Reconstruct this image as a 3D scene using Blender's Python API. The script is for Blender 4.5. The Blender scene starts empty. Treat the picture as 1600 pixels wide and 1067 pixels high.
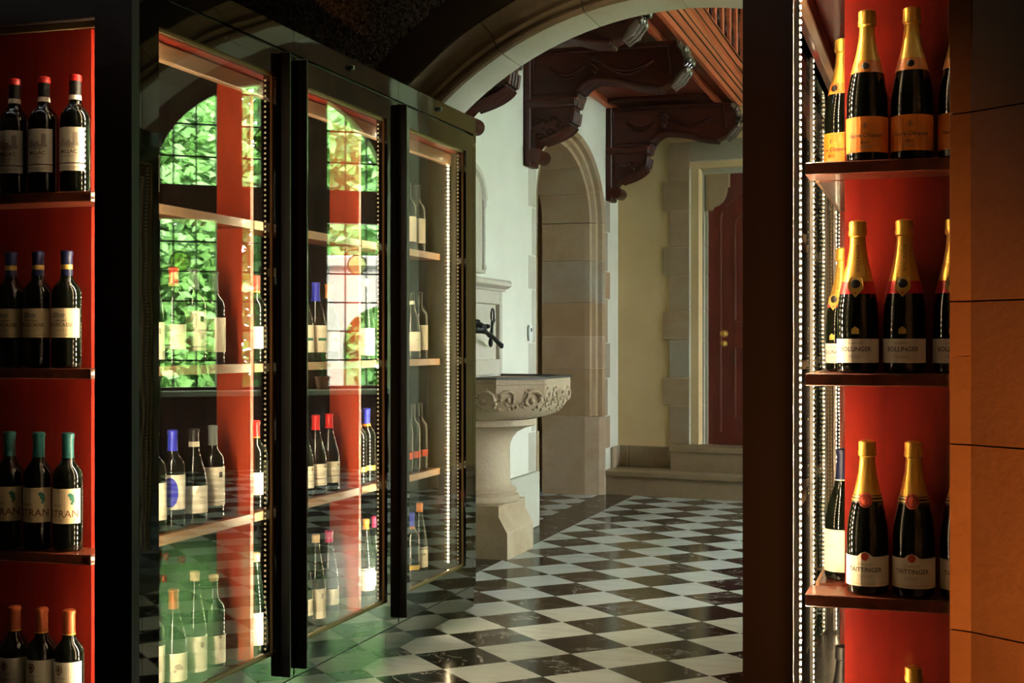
import bpy, bmesh, math, random
from mathutils import Vector, Matrix
R = math.radians
rnd = random.Random(7)
sc = bpy.context.scene
col = sc.collection

# ------------------------------------------------------------------ camera, world, sun, exposure
CAM_H = 1.19
cam_d = bpy.data.cameras.new('camera'); cam = bpy.data.objects.new('camera', cam_d); col.objects.link(cam)
cam.location = (0, 0, CAM_H); cam.rotation_euler = (R(90), 0, R(17.5))
cam_d.sensor_width = 36.0; cam_d.lens = 2130/1600*36.0; cam_d.shift_y = (538-533.5)/1600
cam_d.clip_start = 0.02; cam_d.clip_end = 200
sc.camera = cam
w = bpy.data.worlds.new('sky'); sc.world = w; w.use_nodes = True
bg = w.node_tree.nodes['Background']; bg.inputs[0].default_value = (0.95, 1.0, 1.06, 1); bg.inputs[1].default_value = 60.0
sun_d = bpy.data.lights.new('sun', 'SUN'); sun_d.energy = 70; sun_d.angle = R(3); sun_d.color = (1, .95, .8)
sun = bpy.data.objects.new('sun', sun_d); col.objects.link(sun)
sun.rotation_euler = Vector((0.75, 0.40, -0.62)).to_track_quat('-Z', 'Y').to_euler()   # comes over the roof, lights the garden only
vs = sc.view_settings
vs.view_transform = 'Standard'; vs.look = 'None'; vs.gamma = 1; vs.use_curve_mapping = False; vs.exposure = 0.0

# ------------------------------------------------------------------ materials
M = {}
def mat(name, color=(.5,.5,.5), rough=.5, metal=0, spec=.5, coat=0, emit=None, estr=0, trans=0):
    m = bpy.data.materials.new(name); m.use_nodes = True
    b = m.node_tree.nodes['Principled BSDF']
    b.inputs['Base Color'].default_value = (*color, 1); b.inputs['Roughness'].default_value = rough
    b.inputs['Metallic'].default_value = metal; b.inputs['Specular IOR Level'].default_value = spec
    b.inputs['Coat Weight'].default_value = coat; b.inputs['Coat Roughness'].default_value = .08
    if emit: b.inputs['Emission Color'].default_value = (*emit, 1); b.inputs['Emission Strength'].default_value = estr
    M[name] = m
    return m
def nd(m, t, **kw):
    n = m.node_tree.nodes.new(t)
    for k, v in kw.items():
        if k in ('x',): continue
        setattr(n, k, v)
    return n
def lk(m, a, b): m.node_tree.links.new(a, b)
def coords(m, mode='Object', randomize=True, scale=(1,1,1)):
    tc = nd(m, 'ShaderNodeTexCoord'); mp = nd(m, 'ShaderNodeMapping'); mp.inputs['Scale'].default_value = scale
    if mode == 'World':
        g = nd(m, 'ShaderNodeNewGeometry'); src = g.outputs['Position']
    else: src = tc.outputs[mode]
    if randomize:
        oi = nd(m, 'ShaderNodeObjectInfo'); mul = nd(m, 'ShaderNodeMath', operation='MULTIPLY'); mul.inputs[1].default_value = 37
        lk(m, oi.outputs['Random'], mul.inputs[0])
        ad = nd(m, 'ShaderNodeVectorMath', operation='ADD'); lk(m, src, ad.inputs[0]); lk(m, mul.outputs[0], ad.inputs[1]); src = ad.outputs[0]
    lk(m, src, mp.inputs[0]); return mp.outputs[0]
def noise(m, vec, scale, detail=5, rough=.55, dist=0):
    n = nd(m, 'ShaderNodeTexNoise'); n.inputs['Scale'].default_value = scale; n.inputs['Detail'].default_value = detail
    n.inputs['Roughness'].default_value = rough; n.inputs['Distortion'].default_value = dist
    lk(m, vec, n.inputs['Vector']); return n.outputs['Fac']
def ramp(m, fac, stops):
    r = nd(m, 'ShaderNodeValToRGB'); e = r.color_ramp.elements
    while len(e) < len(stops): e.new(.5)
    for i, (p, c) in enumerate(stops): e[i].position = p; e[i].color = (*c, 1)
    lk(m, fac, r.inputs[0]); return r.outputs[0]
def mix(m, fac, a, b, mode='MIX'):
    n = nd(m, 'ShaderNodeMix', data_type='RGBA', blend_type=mode)
    if isinstance(fac, (int, float)): n.inputs[0].default_value = fac
    else: lk(m, fac, n.inputs[0])
    for i, v in ((6, a), (7, b)):
        if isinstance(v, tuple): n.inputs[i].default_value = (*v, 1)
        else: lk(m, v, n.inputs[i])
    return n.outputs[2]
def bump(m, h, strength=.2, dist=.01):
    b = nd(m, 'ShaderNodeBump'); b.inputs['Strength'].default_value = strength; b.inputs['Distance'].default_value = dist
    lk(m, h, b.inputs['Height']); lk(m, b.outputs[0], m.node_tree.nodes['Principled BSDF'].inputs['Normal'])
def setc(m, sock, name='Base Color'): lk(m, sock, m.node_tree.nodes['Principled BSDF'].inputs[name])

def stone_mat(name, tones, rough=.75, bs=.25, stain=None):
    m = mat(name, tones[0], rough)
    v = coords(m, 'Object'); oi = nd(m, 'ShaderNodeObjectInfo')
    base = ramp(m, oi.outputs['Random'], [(i/(len(tones)-1), t) for i, t in enumerate(tones)])
    n1 = noise(m, v, 3.5, 6, .6, .6); n2 = noise(m, v, 60, 4)
    dark = tuple(c*.66 for c in tones[0])
    c = mix(m, ramp(m, n1, [(.42, (0,0,0)), (.72, (.55,.55,.55))]), base, stain or dark)
    c = mix(m, ramp(m, n2, [(.45, (0,0,0)), (.75, (.35,.35,.35))]), c, dark)
    setc(m, c); bump(m, n2, bs, .004); return m
stone_mat('sandstone', [(.44,.34,.21), (.38,.26,.14), (.40,.37,.29), (.46,.31,.18), (.38,.31,.21)], .7, .25, (.34,.19,.08))
stone_mat('basin_stone', [(.52,.41,.27), (.54,.43,.29)], .75, .5, (.34,.21,.10))
stone_mat('panel_stone', [(.60,.55,.45), (.58,.53,.43)], .75, .3, (.50,.42,.31))
stone_mat('arch_stone', [(.60,.59,.50), (.58,.55,.44), (.62,.60,.52)], .65, .15, (.52,.44,.30))
stone_mat('hood_stone', [(.05,.035,.022), (.06,.04,.026)], .8, .2)
stone_mat('pier_stone', [(.40,.22,.11), (.44,.25,.12), (.36,.20,.10)], .65, .3, (.30,.15,.07))
stone_mat('step_stone', [(.36,.26,.16), (.38,.28,.17)], .6, .3, (.28,.18,.10))

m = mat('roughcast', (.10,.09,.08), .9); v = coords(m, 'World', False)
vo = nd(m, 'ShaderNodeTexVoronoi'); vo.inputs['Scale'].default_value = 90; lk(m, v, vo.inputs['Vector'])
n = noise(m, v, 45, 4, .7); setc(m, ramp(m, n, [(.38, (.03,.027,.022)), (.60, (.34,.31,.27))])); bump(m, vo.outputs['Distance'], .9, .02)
m = mat('plaster', (.80,.79,.68), .85); v = coords(m, 'World', False); n = noise(m, v, 2.2, 5)
setc(m, ramp(m, n, [(.35, (.76,.75,.64)), (.65, (.82,.81,.70))])); bump(m, noise(m, v, 70, 3), .06, .004)
m = mat('plaster_tan', (.62,.50,.30), .85); v = coords(m, 'World', False); n = noise(m, v, 1.8, 5)
setc(m, ramp(m, n, [(.35, (.74,.54,.28)), (.65, (.82,.62,.34))])); bump(m, noise(m, v, 70, 3), .06, .004)
mat('dark_paint', (.035,.028,.022), .8)
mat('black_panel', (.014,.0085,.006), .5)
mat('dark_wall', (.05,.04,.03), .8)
mat('bay_back', (.003,.002,.002), .95, spec=0.0)

m = mat('white_marble', (.78,.80,.74), .12, spec=.4); v = coords(m, 'World'); n = noise(m, v, 3, 8, .6, 1.5)
sw = coords(m, 'World', True, (1.0,6.0,1.0)); n2 = noise(m, sw, 4, 6, .65, .8)
c = ramp(m, n2, [(.35, (.70,.73,.71)), (.5, (.84,.88,.87)), (.7, (.87,.90,.90))]); setc(m, c)
m.node_tree.nodes['Principled BSDF'].inputs['Roughness'].default_value = .13
m = mat('black_marble', (.02,.018,.017), .12, spec=.38); v = coords(m, 'World'); n = noise(m, v, 2.2, 9, .6, 2.2)
n3 = noise(m, v, 7, 6, .6, .8)
ab = nd(m, 'ShaderNodeMath', operation='SUBTRACT'); ab.inputs[1].default_value = .5; lk(m, n, ab.inputs[0])
aa = nd(m, 'ShaderNodeMath', operation='ABSOLUTE'); lk(m, ab.outputs[0], aa.inputs[0])
vein = ramp(m, aa.outputs[0], [(0, (.60,.56,.54)), (.008, (.22,.20,.20)), (.022, (0,0,0))])
gate = ramp(m, n3, [(.42, (0,0,0)), (.55, (1,1,1))])
vv = mix(m, 1.0, vein, gate, 'MULTIPLY')
setc(m, mix(m, 1.0, ramp(m, n3, [(.3, (.008,.008,.008)), (.7, (.022,.020,.019))]), vv, 'ADD'))
mat('grout', (.10,.09,.08), .8)

m = mat('red_wood', (.30,.025,.008), .36, coat=.08); v = coords(m, 'Object', True, (1,1,.12)); n = noise(m, v, 18, 6, .6, .8)
v2 = coords(m, 'Object'); n2 = noise(m, v2, 5, 4, .6)
c = ramp(m, n, [(.3, (.12,.005,.002)), (.7, (.20,.010,.003))]); setc(m, mix(m, ramp(m, n2, [(.55, (0,0,0)), (.75, (.5,.5,.5))]), c, (.08,.003,.001)))
m = mat('partition_wood', (.5,.07,.02), .34, coat=.15); v = coords(m, 'Object', True, (1,1,.12)); n = noise(m, v, 18, 6, .6, .8)
setc(m, ramp(m, n, [(.3, (.42,.042,.012)), (.7, (.60,.068,.019))]))
m = mat('shelf_wood', (.12,.028,.012), .3, coat=.4); v = coords(m, 'Object', True, (1,.15,1)); n = noise(m, v, 25, 5)
setc(m, ramp(m, n, [(.3, (.07,.016,.008)), (.7, (.17,.04,.016))]))
mat('lit_shelf_edge', (.38,.21,.11), .35)  # paler than the shelf wood: LED light on the edges put into colour
m = mat('mahogany', (.04,.009,.005), .42, spec=.3, coat=.06); v = coords(m, 'Object', True, (.2,1,1)); n = noise(m, v, 14, 6, .6, .5)
setc(m, ramp(m, n, [(.3, (.028,.004,.002)), (.7, (.065,.010,.005))])); bump(m, n, .08, .004)
mat('polished_wood', (.10,.06,.045), .22, spec=.8, coat=.7)
m = mat('door_wood', (.16,.03,.014), .4, coat=.2); v = coords(m, 'Object', True, (1,1,.08)); n = noise(m, v, 16, 6, .6, .7)
setc(m, ramp(m, n, [(.3, (.09,.010,.005)), (.7, (.17,.022,.010))]))
m = mat('gallery_wood', (.30,.075,.025), .38, coat=.2); v = coords(m, 'Object', True, (1,.1,1)); n = noise(m, v, 14, 6, .6, .5)
setc(m, ramp(m, n, [(.3, (.46,.090,.036)), (.7, (.72,.155,.066))]))
m = mat('window_wood', (.10,.035,.022), .4, coat=.2); v = coords(m, 'Object', True, (1,1,.1)); n = noise(m, v, 14, 5)
setc(m, ramp(m, n, [(.3, (.07,.022,.014)), (.7, (.14,.048,.03))]))

m = mat('steel', (.17,.195,.182), .1, 1.0); v = coords(m, 'World', False, (1,.6,60)); n = noise(m, v, 12, 3, .5)
v2 = coords(m, 'World', False); wob = noise(m, v2, 2.2, 2, .4)
setc(m, ramp(m, n, [(.3, (.018,.018,.018)), (.7, (.035,.035,.035))]), 'Roughness'); bump(m, wob, .06, .03)
mat('steel_dark', (.18,.18,.17), .25, 1.0)
mat('black_metal', (.008,.008,.008), .35)
mat('brass_strip', (.34,.22,.10), .4, .7)
mat('alu', (.6,.58,.53), .3, 1.0)
mat('brass', (.75,.48,.14), .3, 1.0)
mat('lead', (.09,.085,.08), .5, .6)
mat('iron', (.012,.012,.013), .45, .3)
mat('leading', (.02,.02,.02), .6)
mat('switch_white', (.85,.88,.86), .4)
mat('led', (1,.85,.6), .5, emit=(1,.72,.42), estr=62)
mat('led_soft', (.22,.16,.09), .5, emit=(1,.68,.34), estr=.35)
mat('led_bay', (1,.85,.6), .5, emit=(1,.79,.53), estr=720)
mat('led_mid', (1,.85,.6), .5, emit=(1,.72,.42), estr=480)
mat('spot_glow', (1,.9,.7), .5, emit=(1,.75,.45), estr=60)
mat('lamp_shade', (.9,.6,.3), .8, emit=(1,.45,.12), estr=5)
def glass_mat(name, ior, # reflectance at normal incidence
               tint=(1,1,1), rough=0.0):
    m = bpy.data.materials.new(name); m.use_nodes = True; nt = m.node_tree; nt.nodes.clear()
    out = nt.nodes.new('ShaderNodeOutputMaterial'); mx = nt.nodes.new('ShaderNodeMixShader')
    tr = nt.nodes.new('ShaderNodeBsdfTransparent'); tr.inputs[0].default_value = (*tint, 1)
    gl = nt.nodes.new('ShaderNodeBsdfGlossy'); gl.inputs['Roughness'].default_value = rough; gl.inputs[0].default_value = (1,1,1,1)
    lw = nt.nodes.new('ShaderNodeLayerWeight'); lw.inputs[0].default_value = .5         # Schlick reflectance, the same from both sides of the pane
    pw = nt.nodes.new('ShaderNodeMath'); pw.operation = 'POWER'; pw.inputs[1].default_value = 5; nt.links.new(lw.outputs['Facing'], pw.inputs[0])
    fr = nt.nodes.new('ShaderNodeMath'); fr.operation = 'MULTIPLY_ADD'; fr.inputs[1].default_value = 1-ior; fr.inputs[2].default_value = ior; nt.links.new(pw.outputs[0], fr.inputs[0])
    nt.links.new(fr.outputs[0], mx.inputs[0]); nt.links.new(tr.outputs[0], mx.inputs[1]); nt.links.new(gl.outputs[0], mx.inputs[2])
    nt.links.new(mx.outputs[0], out.inputs[0]); M[name] = m
glass_mat('door_glass', .075, (.93,.97,.94))
glass_mat('end_glass', .02, (.97,.97,.96))
glass_mat('window_glass', .04, (.95,.98,.95))
glass_mat('stained_glass', .04, (.85,.9,.6))
mat('bottle_glass', (.004,.005,.003), .035, spec=.6)
mat('bottle_green', (.003,.008,.004), .04, spec=.6)
mat('bottle_clear', (.25,.28,.16), .06, spec=.6)
mat('foil_gold', (.85,.50,.08), .35, .75)
mat('foil_black', (.012,.011,.010), .35); mat('foil_navy', (.008,.012,.05), .35); mat('foil_blue', (.03,.04,.50), .35)
mat('foil_teal', (.012,.085,.08), .35); mat('foil_copper', (.42,.10,.03), .35, .4); mat('foil_red', (.62,.02,.02), .3)
mat('foil_orange', (.80,.25,.03), .4); mat('foil_grey', (.14,.16,.15), .4); mat('foil_pink', (.6,.04,.15), .4); mat('foil_tan', (.72,.50,.28), .5)
mat('paper', (.82,.74,.56), .7); mat('paper_tan', (.80,.63,.36), .7); mat('paper_orange', (.95,.27,.015), .55)
mat('paper_white', (.85,.80,.68), .6); mat('paper_gold', (.70,.45,.10), .4, .5)
mat('ink', (.05,.035,.025), .7); mat('ink_brown', (.22,.09,.03), .7); mat('ink_green', (.02,.14,.09), .7); mat('ink_red', (.55,.06,.02), .6); mat('ink_blue', (.01,.01,.35), .6); mat('ink_grey', (.42,.35,.25), .8)
m = mat('leaf', (.22,.62,.05), .5); b = m.node_tree.nodes['Principled BSDF']
oi = nd(m, 'ShaderNodeObjectInfo'); vn = noise(m, coords(m, 'World', False), 1.3, 3)
lc = mix(m, vn, (.034,.115,.020), (.18,.36,.085)); setc(m, lc)
trn = nd(m, 'ShaderNodeBsdfTranslucent'); lk(m, lc, trn.inputs[0]); ms = nd(m, 'ShaderNodeMixShader'); ms.inputs[0].default_value = .4
lk(m, b.outputs[0], ms.inputs[1]); lk(m, trn.outputs[0], ms.inputs[2]); lk(m, ms.outputs[0], m.node_tree.nodes['Material Output'].inputs[0])
mat('bark', (.16,.11,.07), .9); mat('grass', (.05,.12,.02), .9); mat('porch_stone', (.11,.10,.085), .8)
mat('pot', (.35,.14,.07), .7); mat('houseplant_leaf', (.06,.28,.03), .4)

# ------------------------------------------------------------------ mesh helpers
class MB:
    def __init__(s): s.v = []; s.f = []
    def add(s, vs_, fs):
        o = len(s.v); s.v += [tuple(p) for p in vs_]; s.f += [tuple(i+o for i in f) for f in fs]; return s
    def box(s, x0, x1, y0, y1, z0, z1):
        return s.add([(x0,y0,z0),(x1,y0,z0),(x1,y1,z0),(x0,y1,z0),(x0,y0,z1),(x1,y0,z1),(x1,y1,z1),(x0,y1,z1)],
            [(0,3,2,1),(4,5,6,7),(0,1,5,4),(1,2,6,5),(2,3,7,6),(3,0,4,7)])
    def cbox(s, x0, x1, y0, y1, z0, z1, c):          # box with chamfered edges
        bm = bmesh.new(); bmesh.ops.create_cube(bm, size=1)
        for q in bm.verts: q.co = ((x0+x1)/2+q.co.x*(x1-x0), (y0+y1)/2+q.co.y*(y1-y0), (z0+z1)/2+q.co.z*(z1-z0))
        bmesh.ops.bevel(bm, geom=bm.edges[:], offset=c, segments=1, affect='EDGES')
        bm.verts.index_update(); s.add([q.co[:] for q in bm.verts], [[q.index for q in f.verts] for f in bm.faces]); bm.free(); return s
    def prism(s, poly, a0, a1, axis):                # polygon extruded along an axis
        n = len(poly)
        def P(u, v, a): return {'x': (a,u,v), 'y': (u,a,v), 'z': (u,v,a)}[axis]
        vs_ = [P(u, v, a0) for u, v in poly] + [P(u, v, a1) for u, v in poly]
        fs = [tuple(range(n)), tuple(range(2*n-1, n-1, -1))] + [(i, i+n, (i+1) % n+n, (i+1) % n) for i in range(n)]
        return s.add(vs_, fs)
    def lathe(s, prof, seg=24, c=(0,0,0), a0=0, a1=2*math.pi):
        full = abs(a1-a0-2*math.pi) < 1e-6; k = seg if full else seg+1; vs_ = []
        for r, z in prof:
            for i in range(k):
                a = a0+(a1-a0)*i/seg; vs_.append((c[0]+r*math.cos(a), c[1]+r*math.sin(a), c[2]+z))
        fs = []
        for j in range(len(prof)-1):
            for i in range(seg):
                i2 = (i+1) % k
                fs.append((j*k+i, j*k+i2, (j+1)*k+i2, (j+1)*k+i))
        return s.add(vs_, fs)
    def tube(s, path, r, seg=8):
        path = [Vector(p) for p in path]; n = len(path); rr = r if isinstance(r, (list, tuple)) else [r]*n
        vs_ = []
        for i, p in enumerate(path):
            t = (path[min(i+1, n-1)]-path[max(i-1, 0)]).normalized()
            up = Vector((0,0,1)) if abs(t.z) < .9 else Vector((1,0,0))
            a = t.cross(up).normalized(); b = t.cross(a)
            for k in range(seg):
                q = 2*math.pi*k/seg; vs_.append(p+(a*math.cos(q)+b*math.sin(q))*rr[i])
        fs = [(i*seg+k, i*seg+(k+1) % seg, (i+1)*seg+(k+1) % seg, (i+1)*seg+k) for i in range(n-1) for k in range(seg)]
        fs += [tuple(range(seg)), tuple(range(n*seg-1, (n-1)*seg-1, -1))]
        return s.add(vs_, fs)
    def ball(s, c, r, seg=10):
        r = r if isinstance(r, (tuple, list)) else (r, r, r); h = seg//2; vs_ = []; 
        for j in range(h+1):
            t = math.pi*j/h
            for i in range(seg):
                a = 2*math.pi*i/seg; vs_.append((c[0]+r[0]*math.sin(t)*math.cos(a), c[1]+r[1]*math.sin(t)*math.sin(a), c[2]+r[2]*math.cos(t)))
        return s.add(vs_, [(j*seg+i, (j+1)*seg+i, (j+1)*seg+(i+1) % seg, j*seg+(i+1) % seg) for j in range(h) for i in range(seg)])
    def sweep(s, prof, fn, ts, closed=True):         # profile points placed by fn(p, t) for each t
        n = len(prof); vs_ = [fn(p, t) for t in ts for p in prof]; fs = []
        for j in range(len(ts)-1):
            for i in range(n if closed else n-1): fs.append((j*n+i, j*n+(i+1) % n, (j+1)*n+(i+1) % n, (j+1)*n+i))
        if closed: fs += [tuple(range(n-1, -1, -1)), tuple(range((len(ts)-1)*n, len(ts)*n))]
        return s.add(vs_, fs)
    def mesh(s, name, material, smooth=None):
        me = bpy.data.meshes.new(name); me.from_pydata(s.v, [], s.f)
        bm = bmesh.new(); bm.from_mesh(me); bmesh.ops.remove_doubles(bm, verts=bm.verts, dist=1e-6); bmesh.ops.recalc_face_normals(bm, faces=bm.faces); bm.to_mesh(me); bm.free()
        me.materials.append(M[material])
        if smooth:
            for p in me.polygons: p.use_smooth = True
            me.set_sharp_from_angle(angle=R(smooth))
        me.update(); return me
    def build(s, name, material, parent=None, smooth=None, loc=None):
        return link(name, s.mesh(name, material, smooth), parent, loc)
def link(name, me, parent=None, loc=None):
    o = bpy.data.objects.new(name, me); col.objects.link(o); o.parent = parent
    if loc: o.location = loc
    return o
def tag(o, label=None, cat=None, group=None, kind=None):
    for k, v_ in (('label', label), ('category', cat), ('group', group), ('kind', kind)):
        if v_: o[k] = v_
    return o
def thing(name, label, cat, loc=(0,0,0), rz=0, group=None):
    o = bpy.data.objects.new(name, None); col.objects.link(o); o.location = loc; o.rotation_euler = (0,0,rz); o.empty_display_size = .05
    return tag(o, label, cat, group)
def struct(o, label): return tag(o, label, None, None, 'structure')

# ------------------------------------------------------------------ layout constants (metres)
LX, RX = -2.02, -0.43            # door planes of the two cabinets
Y0, Y1 = 3.10, 5.86              # cabinet run
AY0, AY1 = 5.91, 6.25            # arch wall
AC = (-1.12, 1.12); AR = 1.626   # arch centre and radius
WX = -2.55                       # hall left wall face
CW = (2.05, 11.72); CWA = math.atan2(.6, -.8)   # canted window wall

# ------------------------------------------------------------------ room shell
fl = MB().box(-4.2, 6.7, -2.8, 13.6, -.14, -.021).build('floor', 'grout'); struct(fl, 'black and white checkered marble floor')
TS = .2686; HD = TS/math.sqrt(2); V0 = (-1.363, 5.070); BX = V0[0]-5*HD
def tile_poly(i, j):
    cx = V0[0]+(i+j+1)*HD; cy = V0[1]+(j-i)*HD; h = HD-.0018
    return cx, cy, h
def clip(poly, a, b, c):             # keep a*x+b*y<=c
    out = []
    for k in range(len(poly)):
        p, q = poly[k], poly[(k+1) % len(poly)]; dp = a*p[0]+b*p[1]-c; dq = a*q[0]+b*q[1]-c
        if dp <= 0: out.append(p)
        if dp*dq < 0: t = dp/(dp-dq); out.append((p[0]+(q[0]-p[0])*t, p[1]+(q[1]-p[1])*t))
    return out
full = {}
for k, mn in ((0, 'white_marble'), (1, 'black_marble')):
    h = HD-.0018; full[k] = MB().prism([(-h,0),(0,-h),(h,0),(0,h)], -.02, 0, 'z').mesh('floor_tile', mn)
rest = [MB(), MB()]; tiles = []
for i in range(-40, 40):
    for j in range(-40, 40):
        cx, cy, h = tile_poly(i, j); par = (i+j) % 2
        if cx < BX-HD*.5 or cx > 6.3 or cx > 2.0-1.333*(cy-11.72) or (cx < 0 and cy > 11.0) or cy < 2.9 or cy > 12.9: 
            continue
        tiles.append((cx, cy, par))
def in_view(cx, cy): return cx < -.10*cy+.1 and cy > 3.9
vis = sorted([t for t in tiles if in_view(t[0], t[1])], key=lambda t: t[1])[:290]
vs_set = set(vis)
for t in tiles:
    cx, cy, par = t; h = HD-.0018
    edge = abs(cx-BX) < .01
    poly = [(cx-h,cy),(cx,cy-h),(cx+h,cy),(cx,cy+h)]
    if edge: poly = [(BX+.001,cy-h),(cx+h,cy),(BX+.001,cy+h)]
    if t in vs_set:
        if edge: MB().prism([(x-cx, y-cy) for x, y in poly], -.02, 0, 'z').build('floor_tile', ('white_marble','black_marble')[par], fl, loc=(cx,cy,0))
        else: link('floor_tile', full[par], fl, (cx, cy, 0))
    else: rest[par].prism(poly, -.02, 0, 'z')
for k, mn in ((0,'white_marble'), (1,'black_marble')): tag(rest[k].build('floor_tiles_beyond', mn, fl), kind='stuff')
lt = [MB(), MB()]                    # tiles of the side room behind the arched doorway
for i in range(-40, 40):
    for j in range(-40, 40):
        cx, cy, h = tile_poly(i, j); par = (i+j) % 2
        if -3.6 < cx < -2.3 and 8.2 < cy < 11.2:
            p = clip([(cx-h,cy),(cx,cy-h),(cx+h,cy),(cx,cy+h)], 1, 0, BX-.285)
            if len(p) > 2:
                if 8.7 < cy < 10.9 and cx > -3.2: MB().prism([(x-cx,y-cy) for x, y in p], -.02, 0, 'z').build('floor_tile', ('white_marble','black_marble')[par], fl, loc=(cx,cy,0))
                else: lt[par].prism(p, -.02, 0, 'z')
for k, mn in ((0,'white_marble'), (1,'black_marble')): tag(lt[k].build('side_room_tiles', mn, fl), kind='stuff')
for y0, y1 in ((6.2,7.3),(7.3,8.4),(8.4,9.5),(9.5,10.6),(10.6,11.3)):
    MB().box(BX-.282, BX-.001, y0+.001, y1-.001, -.02, 0).build('border_slab', 'black_marble', fl)
MB().box(-4.2, 3.2, -2.8, 2.9, -.02, 0).build('near_floor', 'dark_paint', fl)

def shell(name, b, m_, label): return struct(MB().box(*b).build(name, m_), label)
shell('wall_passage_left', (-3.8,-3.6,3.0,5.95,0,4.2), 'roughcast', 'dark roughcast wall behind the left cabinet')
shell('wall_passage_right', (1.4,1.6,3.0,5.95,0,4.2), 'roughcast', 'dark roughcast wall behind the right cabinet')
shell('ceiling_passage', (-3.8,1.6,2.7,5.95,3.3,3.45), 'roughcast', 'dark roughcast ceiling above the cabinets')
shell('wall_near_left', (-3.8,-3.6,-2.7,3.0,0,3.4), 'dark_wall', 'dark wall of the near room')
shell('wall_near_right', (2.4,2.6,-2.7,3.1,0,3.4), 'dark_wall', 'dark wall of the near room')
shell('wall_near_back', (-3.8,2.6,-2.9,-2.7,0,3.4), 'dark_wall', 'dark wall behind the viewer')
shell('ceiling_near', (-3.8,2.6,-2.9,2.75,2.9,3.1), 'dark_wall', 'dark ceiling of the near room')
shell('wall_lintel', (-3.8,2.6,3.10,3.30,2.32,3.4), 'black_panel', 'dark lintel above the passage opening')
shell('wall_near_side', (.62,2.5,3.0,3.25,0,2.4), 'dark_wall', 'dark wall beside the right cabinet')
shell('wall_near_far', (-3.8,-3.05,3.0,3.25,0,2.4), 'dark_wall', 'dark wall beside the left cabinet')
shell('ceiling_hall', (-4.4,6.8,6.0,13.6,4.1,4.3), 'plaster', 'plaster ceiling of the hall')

# arch wall
def arc(r, a0, a1, n, c=AC): return [(c[0]+r*math.cos(a0+(a1-a0)*k/n), c[1]+r*math.sin(a0+(a1-a0)*k/n)) for k in range(n+1)]
RO = 1.785
wa = MB()
poly = [(-4.4,0),(AC[0]-RO,0)] + arc(RO, math.pi, 0, 48) + [(AC[0]+RO,0),(6.7,0),(6.7,4.2),(-4.4,4.2)]
wa.prism(poly, AY0, AY1, 'y'); wall_arch = struct(wa.build('wall_arch', 'roughcast'), 'dark roughcast wall around the wide stone arch')
MB().prism(poly, AY1+.0005, AY1+.016, 'y').build('bounce_lining', 'plaster', wall_arch)  # pale lining added on the unseen side to bounce daylight onto the back wall
MBp = [(AR,AY1+.022),(AR,5.985),(1.634,5.968),(1.648,5.962),(1.660,5.970),(1.664,5.990),(1.672,5.990),(1.676,5.966),(1.690,5.955),(1.702,5.962),(1.706,5.978)]
for k in range(1, 8):
    q = k/8; MBp.append((1.706+.07*q, 5.978-.075*q+.030*math.sin(math.pi*q)))
MBp += [(1.780,5.900),(RO-.002,5.900),(RO-.002,AY1+.022)]
def arcfn(p, a): return (AC[0]+p[0]*math.cos(a), p[1], AC[1]+p[0]*math.sin(a))
stone_mat('shaded_moulding_stone', [(.20,.135,.07), (.24,.165,.09), (.18,.12,.06)], .65, .2, (.12,.075,.035))  # arch stone darkened: the shade on the front face is put into its colour
MBs = [MBp[0], MBp[1], (RO-.002,5.985), (RO-.002,AY1+.022)]      # soffit block
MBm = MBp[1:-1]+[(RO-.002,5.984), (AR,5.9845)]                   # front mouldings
nv = 12
for k in range(nv):
    a0 = math.pi*k/nv+.0012; a1 = math.pi*(k+1)/nv-.0012
    ts = [a0+(a1-a0)*q/6 for q in range(7)]
    vb = MB().sweep(MBs, arcfn, ts).build('voussoir', 'arch_stone', wall_arch, smooth=35)
    MB().sweep(MBm, arcfn, ts).build('moulding', 'shaded_moulding_stone', vb, smooth=35)
for sx in (-1, 1):
    for z0, z1 in ((0,.4),(.4,.76),(.76,1.118)):
        MB().sweep(MBp, lambda p, z: (AC[0]+sx*p[0], p[1], z), [z0+.001, z1-.001]).build('jamb_stone', 'arch_stone', wall_arch)
hp = [(RO+.002,AY0-.016),(1.955,AY0-.016),(1.965,AY0-.004),(1.965,AY0+.01),(RO+.002,AY0+.01)]
for k in range(8):
    a0 = math.pi*k/8+.001; a1 = math.pi*(k+1)/8-.001
    MB().sweep(hp, arcfn, [a0+(a1-a0)*q/8 for q in range(9)]).build('hood_stone', 'hood_stone', wall_arch)

# hall left wall with the arched doorway
DYc, DHW, DSP, DRI = 9.58, .96, 2.15, .60
def ell(hw, ri, n=24, a0=math.pi, a1=0.0): return [(DYc+hw*math.cos(a0+(a1-a0)*k/n), DSP+ri*math.sin(a0+(a1-a0)*k/n)) for k in range(n+1)]
wl = MB()
poly = [(6.25,0),(DYc-DHW,0)] + ell(DHW, DRI) + [(DYc+DHW,0),(11.6,0),(11.6,4.2),(6.25,4.2)]
wl.prism(poly, -3.05, WX, 'x'); wall_left = struct(wl.build('wall_left', 'plaster'), 'pale plaster wall behind the stone basin')
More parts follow.
